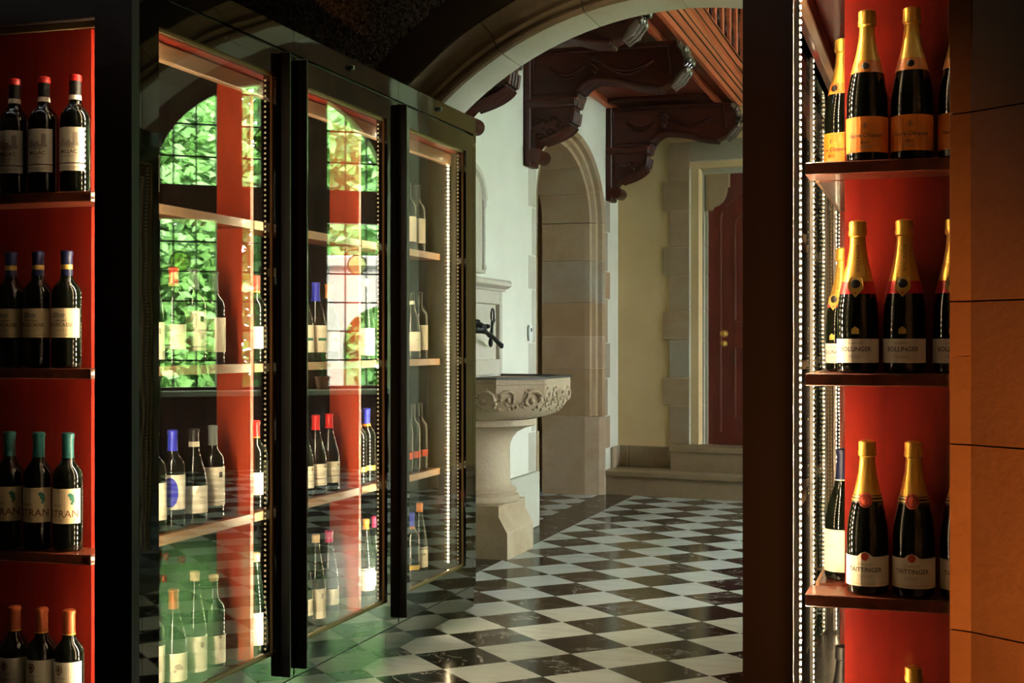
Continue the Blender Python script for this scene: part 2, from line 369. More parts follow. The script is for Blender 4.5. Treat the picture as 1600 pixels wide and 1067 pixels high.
# doorway surround: moulded order + reveal stones
prof = [(-.002,-2.545),(-.012,-2.545),(-.03,-2.565),(-.035,-2.60),(-.06,-2.61),(-.07,-2.64),(-.095,-2.65),(-.10,-2.69),(-.10,-3.04),(-.002,-3.04)]
def doorfn(p, a):
    return (p[1], DYc+(DHW+p[0])*math.cos(a), DSP+(DRI+p[0])*math.sin(a))
for k in range(7):
    a0 = math.pi*k/7+.003; a1 = math.pi*(k+1)/7-.003
    MB().sweep(prof, doorfn, [a0+(a1-a0)*q/5 for q in range(6)]).build('arch_stone', 'sandstone', wall_left, smooth=30)
zs = [0, .62, 1.0, 1.25, 1.52, 1.85, 2.148]
for sy in (-1, 1):
    for a, b in zip(zs[:-1], zs[1:]):
        pr = [(DYc+sy*(DHW+p[0]), p[1]) for p in prof] if a > .3 else [(DYc+sy*(DHW-.002), -2.545), (DYc+sy*(DHW-.05), -2.545), (DYc+sy*(DHW-.075), -2.58), (DYc+sy*(DHW-.10), -2.69), (DYc+sy*(DHW-.10), -3.04), (DYc+sy*(DHW-.002), -3.04)]
        MB().sweep(pr, lambda p, z: (p[1], p[0], z), [a+.0015, b-.0015]).build('jamb_stone', 'sandstone', wall_left)
qz = [.36,.62,.92,1.2,1.55,1.77,2.085,2.36]
for k in range(len(qz)-1):                       # flush quoins beside the doorway
    wide = k % 2 == 0
    MB().cbox(WX-.02, WX+.002, DYc-DHW-(.18 if wide else .10), DYc-DHW-.001, qz[k]+.002, qz[k+1]-.002, .003).build('quoin', 'arch_stone', wall_left)
    MB().cbox(WX-.02, WX+.002, DYc+DHW+.001, DYc+DHW+(.17 if wide else .09), qz[k]+.002, qz[k+1]-.002, .003).build('quoin', 'sandstone', wall_left)
for bn, y0, y1, m_, lb in (('baseboard_left_near', 6.3, 7.14, 'arch_stone', 'pale stone skirting before the basin'), ('baseboard_left', 7.68, DYc-DHW-.02, 'arch_stone', 'pale stone skirting between the basin and the doorway'), ('baseboard_left_far', DYc+DHW+.19, 10.98, 'sandstone', 'stone skirting in the far corner')):
    struct(MB().cbox(WX+.001, WX+.03, y0, y1, 0, .36, .006).build(bn, m_), lb)
shell('wall_side_room', (-3.45,-3.3,7.5,11.9,0,4.2), 'step_stone', 'dark panelled wall of the side room')
shell('wall_side_room_end', (-3.75,-3.05,11.05,11.2,0,4.2), 'plaster_tan', 'dark end wall of the side room')
shell('wall_side_room_near', (-3.75,-3.05,7.4,7.55,0,4.2), 'plaster_tan', 'dark near wall of the side room')
shell('ceiling_side_room', (-3.75,-3.0,7.4,11.9,3.0,3.1), 'plaster', 'ceiling of the side room')

# hall back wall, turned ten degrees
BA = R(-10)
def back(name, mb, m_, parent, smooth=None): return mb.build(name, m_, parent, smooth)
DS0, DS1, DZ0, DZ1 = .70, 1.72, .38, 2.56
wbm = MB()
wbm.prism([(-.3,0),(DS0,0),(DS0,2.60),(DS1,2.60),(DS1,0),(2.6,0),(2.6,4.2),(-.3,4.2)], 0, .35, 'y')
wall_back = struct(back('wall_back', wbm, 'plaster_tan', None), 'tan plaster wall with the dark red door')
wall_back.location = (WX, 11.0, 0); wall_back.rotation_euler = (0,0,BA)
qs = [(.38,.70,0),(.70,.92,1),(.92,1.226,0),(1.226,1.455,1),(1.455,1.75,0),(1.75,1.98,1),(1.98,2.27,0),(2.27,2.505,1),(2.505,2.82,0)]
for z0, z1, wide in qs:
    for mir in (0, 1):
        a, b = (.40 if wide else .455), .625
        if mir: a, b = DS0+DS1-b, DS0+DS1-a
        MB().cbox(a, b, -.012, .02, z0+.002, z1-.002, .003).build('quoin', 'sandstone', wall_back)
for a, b in ((.625,1.1),(1.1,1.5),(1.5,1.795)):
    MB().cbox(a+.001, b-.001, -.012, .02, 2.66, 2.82, .003).build('lintel_stone', 'sandstone', wall_back)
for mir in (0, 1):                               # splayed jambs
    f = (lambda x: DS0+DS1-x) if mir else (lambda x: x)
    lev = [.38,.70,.92,1.226,1.455,1.75,1.98,2.27,2.60]
    for z0, z1 in zip(lev[:-1], lev[1:]):
        MB().prism([(f(.627),-.010),(f(.700),.09),(f(.712),.09),(f(.712),.12),(f(.735),.12),(f(.735),.2),(f(.627),.2)], z0+.001, z1-.001, 'z').build('jamb_stone', 'arch_stone', wall_back)
    cz = [(f(.735),2.27),(f(.775),2.27),(f(.79),2.30)] + [(f(.79+.11*math.sin(q*math.pi/2/8)*1.0), 2.30+.15*(1-math.cos(q*math.pi/2/8))) for q in range(1, 9)] + [(f(.92),2.45),(f(.92),2.56),(f(.735),2.56)]
    MB().prism(cz, .09, .2, 'y').build('corbel_stone', 'sandstone', wall_back)
MB().sweep([(2.662,-.010),(2.575,.09),(2.56,.09),(2.56,.2),(2.662,.2)], lambda p, x: (x, p[1], p[0]), [.63, DS0+DS1-.63]).build('lintel_moulding', 'arch_stone', wall_back)
# steps
st = struct(MB().cbox(.012, 2.4, -.45, -.001, .145, .19, .008).build('step_tread', 'step_stone'), 'lower stone step in front of the red door'); st.name = 'trim_1'
st.location = wall_back.location; st.rotation_euler = wall_back.rotation_euler
MB().box(.015, 2.4, -.425, -.001, 0, .145).build('riser', 'step_stone', st)
st2 = struct(MB().cbox(.545, 2.0, -.27, .10, .34, .385, .008).build('trim_2', 'step_stone'), 'upper stone step under the red door')
st2.location = wall_back.location; st2.rotation_euler = wall_back.rotation_euler
MB().box(.555, 2.0, -.25, .0, .191, .34).build('riser', 'step_stone', st2)
MB().cbox(.11, .54, -.03, 0, .191, .36, .004).build('skirting_stone', 'step_stone', wall_back)
MB().cbox(.01, .105, -.05, 0, .191, .36, .004).build('skirting_stone', 'step_stone', wall_back)

# the dark red door
dr = struct(MB().box(DS0+.03, DS1-.03, .135, .18, DZ0+.005, DZ1+.03).build('door_1', 'door_wood'), 'dark red panelled wooden door at the top of the steps')
dr.location = wall_back.location; dr.rotation_euler = wall_back.rotation_euler
bk = shell('door_light_block', (DS0-.3, DS1+.3, .355, .45, 0, 2.9), 'dark_wall', 'unseen backing added behind the red door to block sky light'); bk.location = wall_back.location; bk.rotation_euler = wall_back.rotation_euler  # unseen backing, added to stop sky light leaking under the door
dc = (DS0+DS1)/2
def dpanel(x0, x1, z0, z1, arch=0, nm='panel_moulding'):
    pts = [(x0,z0),(x0,z1)]
    if arch: pts += [((x0+x1)/2-(x1-x0)/2*math.cos(math.pi*k/12), z1+arch*math.sin(math.pi*k/12)) for k in range(1, 12)]
    pts += [(x1,z1),(x1,z0),(x0,z0)]
    MB().tube([(x, .134, z) for x, z in pts], .011, 6).build(nm, 'door_wood', dr, 40)
dpanel(.96, 1.19, 1.38, 2.15, .10); dpanel(1.23, 1.46, 1.38, 2.15, .10); dpanel(.96, 1.19, .60, 1.16); dpanel(1.23, 1.46, .60, 1.16)
dpanel(.84, 1.58, .48, 2.2, .22, 'outer_moulding')
for z, r_ in ((1.277,.030),(1.195,.024)):
    k = MB().lathe([(0,.0),(r_,0),(r_,.004),(r_*.8,.008),(r_*.55,.010),(r_*.5,.03),(r_*.75,.034),(r_*.8,.045),(r_*.5,.052),(0,.054)], 16).build('door_knob', 'brass', dr, 40)
    k.location = (.872, .134, z); k.rotation_euler = (R(90), 0, 0)

# ------------------------------------------------------------------ canted window wall and its windows
def wloc(o): o.location = (CW[0], CW[1], 0); o.rotation_euler = (0,0,CWA); return o
AT0, AT1, ATC, AHW, ASP, ARI = -1.10, 1.18, .04, 1.14, 2.663, 1.05; SILL = .752
SH = -3.16                      # second arched window, added further along the wall for more daylight
TH = .28
cwm = MB()
def aell(o=0, n=20): return [(o+ATC-AHW*math.cos(math.pi*k/n), ASP+ARI*math.sin(math.pi*k/n)) for k in range(n+1)]
cwm.prism([(-5.65,0),(2.25,0),(2.25,SILL),(-5.65,SILL)], -TH, 0, 'y')
cwm.prism([(-5.65,SILL),(AT0+SH,SILL)] + aell(SH) + [(AT1+SH,SILL),(AT0,SILL)] + aell() + [(AT1,SILL),(2.25,SILL),(2.25,4.2),(-5.65,4.2)], -TH, 0, 'y')
wcw = wloc(struct(cwm.build('wall_window', 'window_wood'), 'dark timber lined wall holding the leaded windows'))
MB().cbox(-5.2, 1.9, -.10, .24, SILL-.045, SILL+.004, .008).build('window_sill', 'arch_stone', wcw)
wn = 0
def lights(W, ranges, z0, z1, zt, top, colx=.158, medal=None, arched=False, off=0):
    """mullions, transom, panes and lead cames of one window; ranges = light intervals along the wall"""
    fr = MB(); a, b = ranges[0][0], ranges[-1][1]
    for (x0, x1), (x2, x3) in zip(ranges[:-1], ranges[1:]): fr.box(x1, x2, -.15, -.02, z0, top(0.5*(x1+x2)))
    fr.box(a, b, -.15, -.02, z1, zt)
    fr.box(a, a+.02, -.14, -.03, z0, top(a+.02)); fr.box(b-.02, b, -.14, -.03, z0, top(b-.02)); fr.box(a, b, -.14, -.03, z0, z0+.03)
    fr.build('window_frame', 'window_wood', W)
    if arched:
        MB().sweep([(0,-.14),(-.03,-.14),(-.03,-.03),(0,-.03)], lambda p, t: (ATC-(AHW+p[0])*math.cos(t), p[1], ASP+(ARI+p[0])*math.sin(t)), [math.pi*k/24 for k in range(25)]).build('arched_frame', 'window_wood', W)
    for x0, x1 in ranges:
        for lo, hi, rows, tp in ((z0+.03, z1, .28, None), (zt, None, .305, top)):
            n = 10; xs = [x0+(x1-x0)*k/n for k in range(n+1)]
            topz = [(tp(x) if tp else hi) for x in xs]
            topz = [max(t_, lo+.01) for t_ in topz]
            gp = MB(); gp.add([(x, -.085, lo) for x in xs]+[(x, -.085, t_) for x, t_ in zip(xs, topz)], [(k, k+1, n+2+k, n+1+k) for k in range(n)])
            gp.build('pane', 'window_glass', W)
            cm = MB(); x = x0+colx*.9
            while x < x1-.05:
                t_ = tp(x) if tp else hi
                if t_ > lo+.05: cm.box(x-.007, x+.007, -.092, -.078, lo, t_)
                x += colx
            z = lo+rows*.9
            while z < max(topz)-.04:
                if tp:
                    ok = [q for q in [x0+(x1-x0)*k/40 for k in range(41)] if tp(q) >= z]
                    if ok: cm.box(ok[0], ok[-1], -.092, -.078, z-.007, z+.007)
                else: cm.box(x0, x1, -.092, -.078, z-.007, z+.007)
                z += rows
            cm.build('lead_cames', 'leading', W)
    for mx, mz, r_, mt in (medal or []):
        g_ = MB().lathe([(0,-.003),(r_,-.003),(r_,.003),(0,.003)], 20).build('medallion', mt, W); g_.location = (mx, -.07, mz); g_.rotation_euler = (R(90),0,0)
        ring = MB().lathe([(r_-.006,-.006),(r_+.006,-.006),(r_+.006,.006),(r_-.006,.006),(r_-.006,-.006)], 24).build('medallion_ring', 'leading', g_)
        MB().tube([(-r_*.5,-.2*r_,.004),(-.1*r_,.4*r_,.004),(.4*r_,.1*r_,.004),(.3*r_,-.5*r_,.004)], .004, 6).build('medallion_figure', 'brass', g_)
def atop(t):
    q = 1-((t-ATC)/AHW)**2
    return ASP+ARI*math.sqrt(max(q, 0.0))-.02
w1 = wloc(bpy.data.objects.new('window_1', None)); col.objects.link(w1); struct(w1, 'arched leaded window of three lights facing the garden')
lights(w1, [(AT0+.03,-.486),(-.247,.365),(.571,AT1-.03)], SILL+.005, 2.371, 2.69, atop, colx=.21, medal=[(-.822,1.968,.093,'stained_glass'),(.875,1.97,.093,'stained_glass'),(.0,3.14,.13,'stained_glass')], arched=True)
w2 = wloc(bpy.data.objects.new('added_window_2', None)); col.objects.link(w2); struct(w2, 'second arched leaded window, added out of view to brighten the hall')  # added outside the view for its daylight in the hall
w2.location = (CW[0]+SH*-.8, CW[1]+SH*.6, 0)
lights(w2, [(AT0+.03,-.486),(-.247,.365),(.571,AT1-.03)], SILL+.005, 2.371, 2.69, atop, colx=.21, medal=[(-.822,1.968,.093,'stained_glass'),(.875,1.97,.093,'stained_glass')], arched=True)
# return wall between canted wall and back wall
u = (-.8,.6)
struct(MB().box(-.02, .26, 10.35, 13.3, 0, 4.2).build('wall_return', 'plaster'), 'plaster return beside the window wall')
wrm = MB()
wrm.prism([(6.2,0),(8.75,0),(8.75,SILL),(6.2,SILL)], 6.45, 6.73, 'x')
wrm.prism([(6.2,SILL),(6.55,SILL),(6.55,3.5),(8.25,3.5),(8.25,SILL),(8.75,SILL),(8.75,4.2),(6.2,4.2)], 6.45, 6.73, 'x')
struct(wrm.build('wall_right', 'plaster'), 'pale wall at the right end of the hall')
w3 = bpy.data.objects.new('added_window_3', None); col.objects.link(w3); w3.location = (6.45, 7.40, 0); w3.rotation_euler = (0,0,R(90)); struct(w3, 'leaded window added out of view in the right end wall to light the back wall')  # added outside the view to throw daylight on the back wall
lights(w3, [(-.83,-.32),(-.25,.25),(.32,.83)], SILL+.005, 2.371, 2.69, lambda t: 3.5, colx=.21)
# light portals of the three windows (guide daylight sampling only)
def portal(loc, rz, sx, sz, nm):
    l = bpy.data.lights.new(nm, 'AREA'); l.shape = 'RECTANGLE'; l.size = sx; l.size_y = sz; l.cycles.is_portal = True
    o = bpy.data.objects.new(nm, l); col.objects.link(o); o.location = loc
    o.rotation_euler = Matrix.Rotation(rz, 3, 'Z').to_euler(); o.rotation_euler = (R(90), 0, rz+math.pi)
def wpt(t, y, z): return (CW[0]+t*u[0]+y*(-.6), CW[1]+t*u[1]+y*(-.8), z)
portal(wpt(.04,-.2,2.23), CWA, 2.3, 3.0, 'portal_1'); portal(wpt(.04+SH,-.2,2.23), CWA, 2.3, 3.0, 'portal_2'); portal((6.68,7.40,2.12), R(90), 1.75, 2.8, 'portal_3')

# ------------------------------------------------------------------ wine cabinets
SHZ = [.15, .63, 1.125, 1.598]      # shelf top heights
DOORS = [(3.15,4.03,3.23,3.91), (4.04,4.93,4.14,4.823), (4.94,5.82,5.05,5.725)]
def led_strip(parent, x, y, z0, z1, face, bright=True, w_=.010):
    """vertical strip; face = outward direction (dx, dy)"""
    st_ = MB().box(x-w_/2, x+w_/2, y-w_/2, y+w_/2, z0, z1).build('led_strip', 'brass_strip' if not bright else 'alu', parent)
    d = MB(); n = int((z1-z0)/.0165); hx = .0032
    for k in range(n):
        z = z0+(k+.5)*(z1-z0)/n; cx, cy = x+face[0]*w_/2, y+face[1]*w_/2
        d.box(cx-hx, cx+hx, cy-hx, cy+hx, z-hx, z+hx)
    tag(d.build('led_dots', {True: 'led', False: 'led_soft'}.get(bright, bright), st_), kind='stuff')
def cabinet(name, label, X0, sg):
    """X0 = door plane, sg = direction into the cabinet (-1 left cabinet, +1 right cabinet)"""
    C = thing(name, label, 'wine cabinet', (X0, Y0, 0))
    def bx(d0, d1, y0, y1, z0, z1, mb=None, ch=0):
        mb = mb or MB(); a, b = sorted((sg*d0, sg*d1))
        return mb.cbox(a, b, y0-Y0, y1-Y0, z0, z1, ch) if ch else mb.box(a, b, y0-Y0, y1-Y0, z0, z1)
    # end: dark corner post, glass pane, niche back, shelves
    bx(0, .112, Y0, Y0+.035, 0, 2.33).build('corner_post', 'black_panel', C)
    bx(.112, 1.02, Y0, Y0+.03, 2.055, 2.33).build('top_panel', 'black_panel', C)
    bx(.112, 1.02, Y0+.012, Y0+.02, 2.03, 2.05, ch=.002).build('top_trim', 'brass_strip', C)
    bx(.112, 1.02, Y0+.002, Y0+.008, .12, 2.055).build('end_pane', 'end_glass', C)
    bx(.216, 1.02, 3.235, 3.250, .1, 2.06).build('niche_back', 'red_wood', C)
    bx(1.0, 1.03, Y0, 3.25, 0, 2.33).build('end_side', 'black_panel', C)
    bx(.112, 1.02, Y0, Y0+.03, 0, .12).build('end_plinth', 'black_panel', C)
    for z in SHZ: bx(.137, 1.0, 3.116, 3.234, z-.028, z, ch=.002).build('end_shelf', 'shelf_wood', C)
    led_strip(C, sg*.118, .046, .16, 2.03, (sg*.9,.35), True if sg < 0 else 'led_mid')
    # core, top, back of the side bays
    bx(.30, .95, 3.26, Y1-.02, 0, 2.2).build('core', 'black_panel', C)
    bx(.275, .29, 3.26, Y1-.01, .1, 2.2).build('back_panel', 'bay_back', C)
    bx(.02, .29, 3.15, Y1-.005, 2.135, 2.2).build('top_board', 'steel_dark', C)
    bx(.06, .27, 3.255, Y1-.02, 2.055, 2.075).build('soffit_board', 'red_wood', C)
    bx(.10, .125, 3.255, Y1-.05, 2.00, 2.05, ch=.003).build('light_rail', 'lit_shelf_edge', C)
    bx(.005, .29, 3.15, Y1-.005, .10, .148).build('base_deck', 'steel_dark', C)
    # partitions and shelves of the bays
    ys = [3.255, 4.03, 4.905, 5.80]
    for y in ys[1:3]: bx(.15, .275, y-.012, y+.012, .148, 2.055, ch=.002).build('partition', 'partition_wood', C)
    bx(.01, .29, 5.825, 5.85, .10, 2.2).build('end_panel', 'steel_dark', C)
    for a, b in zip(ys[:-1], ys[1:]):
        for z in SHZ[1:]:
            s_ = bx(.155, .275, a+.013, b-.013, z-.026, z).build('shelf', 'shelf_wood', C)
            bx(.147, .155, a+.013, b-.013, z-.027, z+.001).build('lit_shelf_edge', 'lit_shelf_edge', s_)
    # doors
    for k, (a, b, g0, g1) in enumerate(DOORS):
        z0, z1, gz0, gz1 = .105, 2.13, .205, 2.05
        d = MB(); bx(-.0, .045, a, g0, z0, z1, d); bx(0, .045, g1, b, z0, z1, d); bx(0, .045, g0, g1, z0, gz0, d); bx(0, .045, g0, g1, gz1, z1, d)
        D = d.build('door', 'steel', C)
        bx(.018, .024, g0, g1, gz0, gz1).build('glass_pane', 'door_glass', D)
        bd = MB()
        bx(.012, .018, g0, g0+.006, gz0, gz1, bd); bx(.012, .018, g1-.006, g1, gz0, gz1, bd); bx(.012, .018, g0, g1, gz0, gz0+.008, bd); bx(.012, .018, g0, g1, gz1-.008, gz1, bd)
        bd.build('glazing_bead', 'brass_strip', D)
        if k == 0 and sg < 0:
            for y, z in ((3.296,.605),(3.383,.584),(3.287,.546)):
                for r_, m_, o_ in ((.0105,'ink_red',.0172),(.0065,'paper_white',.0166)):
                    st_ = MB().lathe([(0,0),(r_,0),(r_,.0006),(0,.0006)], 16).build('round_disc', m_, D); st_.location = (sg*o_, y-Y0, z); st_.rotation_euler = (0, R(90), 0)  # small red and white discs on the glass
        hy = (3.94, 4.06, 4.935)[k]+.012
        bx(-.034, 0, hy-.012, hy-.005, .125, 2.125, ch=.001).build('handle', 'black_metal', D)
        bx(0, .05, (3.15,4.036,4.935)[k], (4.034,4.933,5.86)[k], 2.14, 2.215).build('header_panel', 'steel', C)
        bx(.01, .05, (3.15,3.93+.90,4.83)[k] if 0 else (3.15,4.03,4.83)[k], (4.028,4.828,5.86)[k], 0, .094).build('plinth_panel', 'steel', C)
        led_strip(C, sg*.035, g1+.008-Y0, .21, 2.04, (sg*.5,-.85), False, .013)
        led_strip(C, sg*.062, g0-.014-Y0, .16, 2.04, (sg*.5,.85), 'led_bay' if sg < 0 else True)
    bx(0, .05, Y0+.036, 3.148, 0, 2.215).build('steel_post', 'steel', C)
    bx(0, .05, 5.822, Y1, .096, 2.138).build('steel_post', 'steel', C)
    for y in (4.479, 5.377):
        kb = MB().lathe([(0,0),(.011,0),(.011,.010),(.007,.016),(0,.017)], 12).build('lock_knob', 'steel', C, 40); kb.location = (-sg*.0, y-Y0, 2.18); kb.rotation_euler = (0, R(-90*sg), 0)
    led_strip(C, sg*.055, 5.80-Y0, .2, 2.04, (0,-1), sg < 0); led_strip(C, sg*.11, 5.80-Y0, .2, 2.04, (0,-1), sg < 0)
    return C
cabL = cabinet('wine_cabinet', 'long steel wine cabinet with three black handled glass doors on the left', LX, -1)
cabR = cabinet('wine_cabinet', 'wine cabinet of champagne shelves beside the stone pier, right of the passage', RX, 1)

# ------------------------------------------------------------------ bottles
PROF = {
 'bordeaux': [(0,.004),(.030,0),(.0365,.004),(.0375,.012),(.0375,.186),(.0365,.196),(.0325,.207),(.025,.217),(.0180,.226),(.0150,.236),(.0142,.250),(.0140,.286),(.0155,.288),(.0155,.297),(.012,.300),(0,.300)],
 'burgundy': [(0,.004),(.033,0),(.0400,.004),(.0410,.013),(.0410,.125),(.0395,.143),(.0345,.167),(.0270,.192),(.0200,.214),(.0160,.234),(.0145,.262),(.0143,.282),(.0158,.284),(.0158,.293),(.012,.296),(0,.296)],
 'flute': [(0,.004),(.030,0),(.0365,.004),(.0375,.012),(.0375,.135),(.0350,.165),(.0285,.205),(.0215,.240),(.0165,.270),(.0143,.295),(.0140,.315),(.0152,.317),(.0152,.327),(.012,.330),(0,.330)],
 'champagne': [(0,.006),(.036,0),(.0435,.005),(.0445,.016),(.0445,.122),(.0432,.142),(.0385,.170),(.0310,.200),(.0235,.230),(.0185,.256),(.0160,.280),(.0156,.286),(.0190,.289),(.0196,.296),(.0182,.302),(.0186,.312),(.0180,.318),(.0120,.321),(0,.322)]}
def prof_r(kind, z):
    p = PROF[kind]
    for (r0, z0), (r1, z1) in zip(p[:-1], p[1:]):
        if z0 <= z <= z1 and z1 > z0: return r0+(r1-r0)*(z-z0)/(z1-z0)
    return p[3][0]
def wrap(p, r): return (r*math.sin(p[0]/r), -r*math.cos(p[0]/r), p[1])
def decal(polys, r):
    mb = MB()
    for po in polys:                                # cut into narrow strips so the print follows the curved glass
        x0, x1 = min(p[0] for p in po), max(p[0] for p in po); n = max(1, math.ceil((x1-x0)/.004))
        for k in range(n):
            a, b = x0+(x1-x0)*k/n, x0+(x1-x0)*(k+1)/n; q = clip(clip(po, 1, 0, b), -1, 0, -a)
            if len(q) > 2: mb.add([wrap(p, r) for p in q], [tuple(range(len(q)))])
    return mb
def disc(x, z, rx, rz=None, n=16): rz = rz or rx; return [(x+rx*math.cos(2*math.pi*k/n), z+rz*math.sin(2*math.pi*k/n)) for k in range(n)]
def ringp(x, z, r0, r1, n=18):
    out = []
    for k in range(n):
        a, b = 2*math.pi*k/n, 2*math.pi*(k+1)/n
        out.append([(x+r0*math.cos(a), z+r0*math.sin(a)), (x+r1*math.cos(a), z+r1*math.sin(a)), (x+r1*math.cos(b), z+r1*math.sin(b)), (x+r0*math.cos(b), z+r0*math.sin(b))])
    return out
def rect(x0, x1, z0, z1): return [(x0,z0),(x1,z0),(x1,z1),(x0,z1)]
def fine(z, w_=.016, x=0): return ('fine_print', [rect(x-w_, x+w_, z, z+.0010), rect(x-w_*.7, x+w_*.7, z-.0032, z-.0022)], 'ink_grey')
tcache = {}
def sliced(me, step=.003):
    xs = [p.co.x for p in me.vertices]; bm = bmesh.new(); bm.from_mesh(me); x = min(xs)+step
    while x < max(xs):
        bmesh.ops.bisect_plane(bm, geom=bm.verts[:]+bm.edges[:]+bm.faces[:], plane_co=(x,0,0), plane_no=(1,0,0)); x += step
    bm.to_mesh(me); bm.free()
def text_mesh(body, size, r, x, z, mname, italic=0, squeeze=1.0):
    key = (body, size, r, x, z, mname)
    if key in tcache: return tcache[key]
    cu = bpy.data.curves.new('text', 'FONT'); cu.body = body; cu.size = size; cu.align_x = 'CENTER'; cu.shear = italic; cu.resolution_u = 2; cu.offset = size*.012
    ob = bpy.data.objects.new('text', cu); me0 = bpy.data.meshes.new_from_object(ob); sliced(me0)
    mb = MB(); mb.add([wrap((p.co.x*squeeze+x, p.co.y+z), r) for p in me0.vertices], [tuple(f.vertices) for f in me0.polygons])
    bpy.data.objects.remove(ob); bpy.data.curves.remove(cu); bpy.data.meshes.remove(me0)
    me = mb.mesh('lettering', mname); tcache[key] = me; return me
def patch(r, half, z0, z1, n=18, top=None):
    vs_ = []; 
    for k in range(n+1):
        a = -half+2*half*k/n; x = r*math.sin(a); y = -r*math.cos(a); zt = z1+(top(a*r) if top else 0)
        vs_ += [(x,y,z0),(x,y,zt)]
    return MB().add(vs_, [(2*k, 2*k+2, 2*k+3, 2*k+1) for k in range(n)])
def conepatch(kind, z0, z1, half, off, n=12, rows=5):
    vs_ = []
    for j in range(rows+1):
        z = z0+(z1-z0)*j/rows; r = prof_r(kind, z)+off
        for k in range(n+1): a = -half+2*half*k/n; vs_.append((r*math.sin(a), -r*math.cos(a), z))
    return MB().add(vs_, [(j*(n+1)+k, j*(n+1)+k+1, (j+1)*(n+1)+k+1, (j+1)*(n+1)+k) for j in range(rows) for k in range(n)])
def coneseal(kind, zc, rad, off, n=22, rings=4):     # round seal lying on the sloping shoulder
    vs_ = []
    for j in range(rings+1):
        for k in range(n):
            a = 2*math.pi*k/n; x = rad*j/rings*math.cos(a); z = zc+rad*j/rings*math.sin(a); r = prof_r(kind, z)+off; vs_.append((r*math.sin(x/r), -r*math.cos(x/r), z))
    return MB().add(vs_, [(j*n+k, j*n+(k+1) % n, (j+1)*n+(k+1) % n, (j+1)*n+k) for j in range(rings) for k in range(n)])
def bottle_kit(kind, cap, cap_z, labels, glass='bottle_glass', capring=None, top=None, extra=None, scale=1.0):
    """list of (part name, mesh, [(sub name, mesh)])"""
    kit = [('glass_body', MB().lathe(PROF[kind], 24).mesh('glass_body', glass, 40), [])]
    cp = [(prof_r(kind, z)+.0007, z) for z in sorted(set([cap_z]+[q for r, q in PROF[kind] if q > cap_z and r > .001]+[cap_z+.012]))]
    cp.append((0, PROF[kind][-1][1]+.0012))
    cp = [(r, z) for r, z in cp]
    kit.append(('capsule', MB().lathe(cp, 20).mesh('capsule', cap, 40), []))
    if top: 
        zt = PROF[kind][-1][1]
        kit.append(('capsule_top', MB().lathe([(.0163,zt-.014),(.0166,zt-.006),(.0150,zt+.002),(.009,zt+.004),(0,zt+.0045)], 18).mesh('capsule_top', top, 40), []))
    if capring:
        zr, hr, mr = capring
        kit.append(('neck_band', MB().lathe([(prof_r(kind, zr)+.0012, zr),(prof_r(kind, zr+hr)+.0012, zr+hr)], 20).mesh('neck_band', mr, 40), []))
    rb = PROF[kind][4][0]
    for L in labels:
        r = rb+.0005; subs = []
        for t in L.get('text', []): subs.append(('lettering', text_mesh(*t[:2], r+.0006, t[2], t[3], t[4], *(t[5:]))))
        for dn, po, mn in L.get('decals', []): subs.append((dn, decal(po, r+.0004).mesh(dn, mn)))
        kit.append(('label', patch(r, L['half'], L['z0'], L['z1'], top=L.get('top')).mesh('label', L['mat']), subs))
    for e in (extra or []): kit.append(e)
    return kit
bcount = 0
def place(kit, label, cat, loc, rz, group=None, s=1.0, name='wine_bottle'):
    o = thing(name, label, cat, loc, rz, group); o.scale = s if isinstance(s, tuple) else (s, s, s)
    for pn, me, subs in kit:
        p = link(pn, me, o)
        for sn, sm in subs: link(sn, sm, p)
    return o
H80 = R(80)
def bump_top(x): return .010*math.exp(-(x/.0105)**4) if abs(x) < .03 else 0
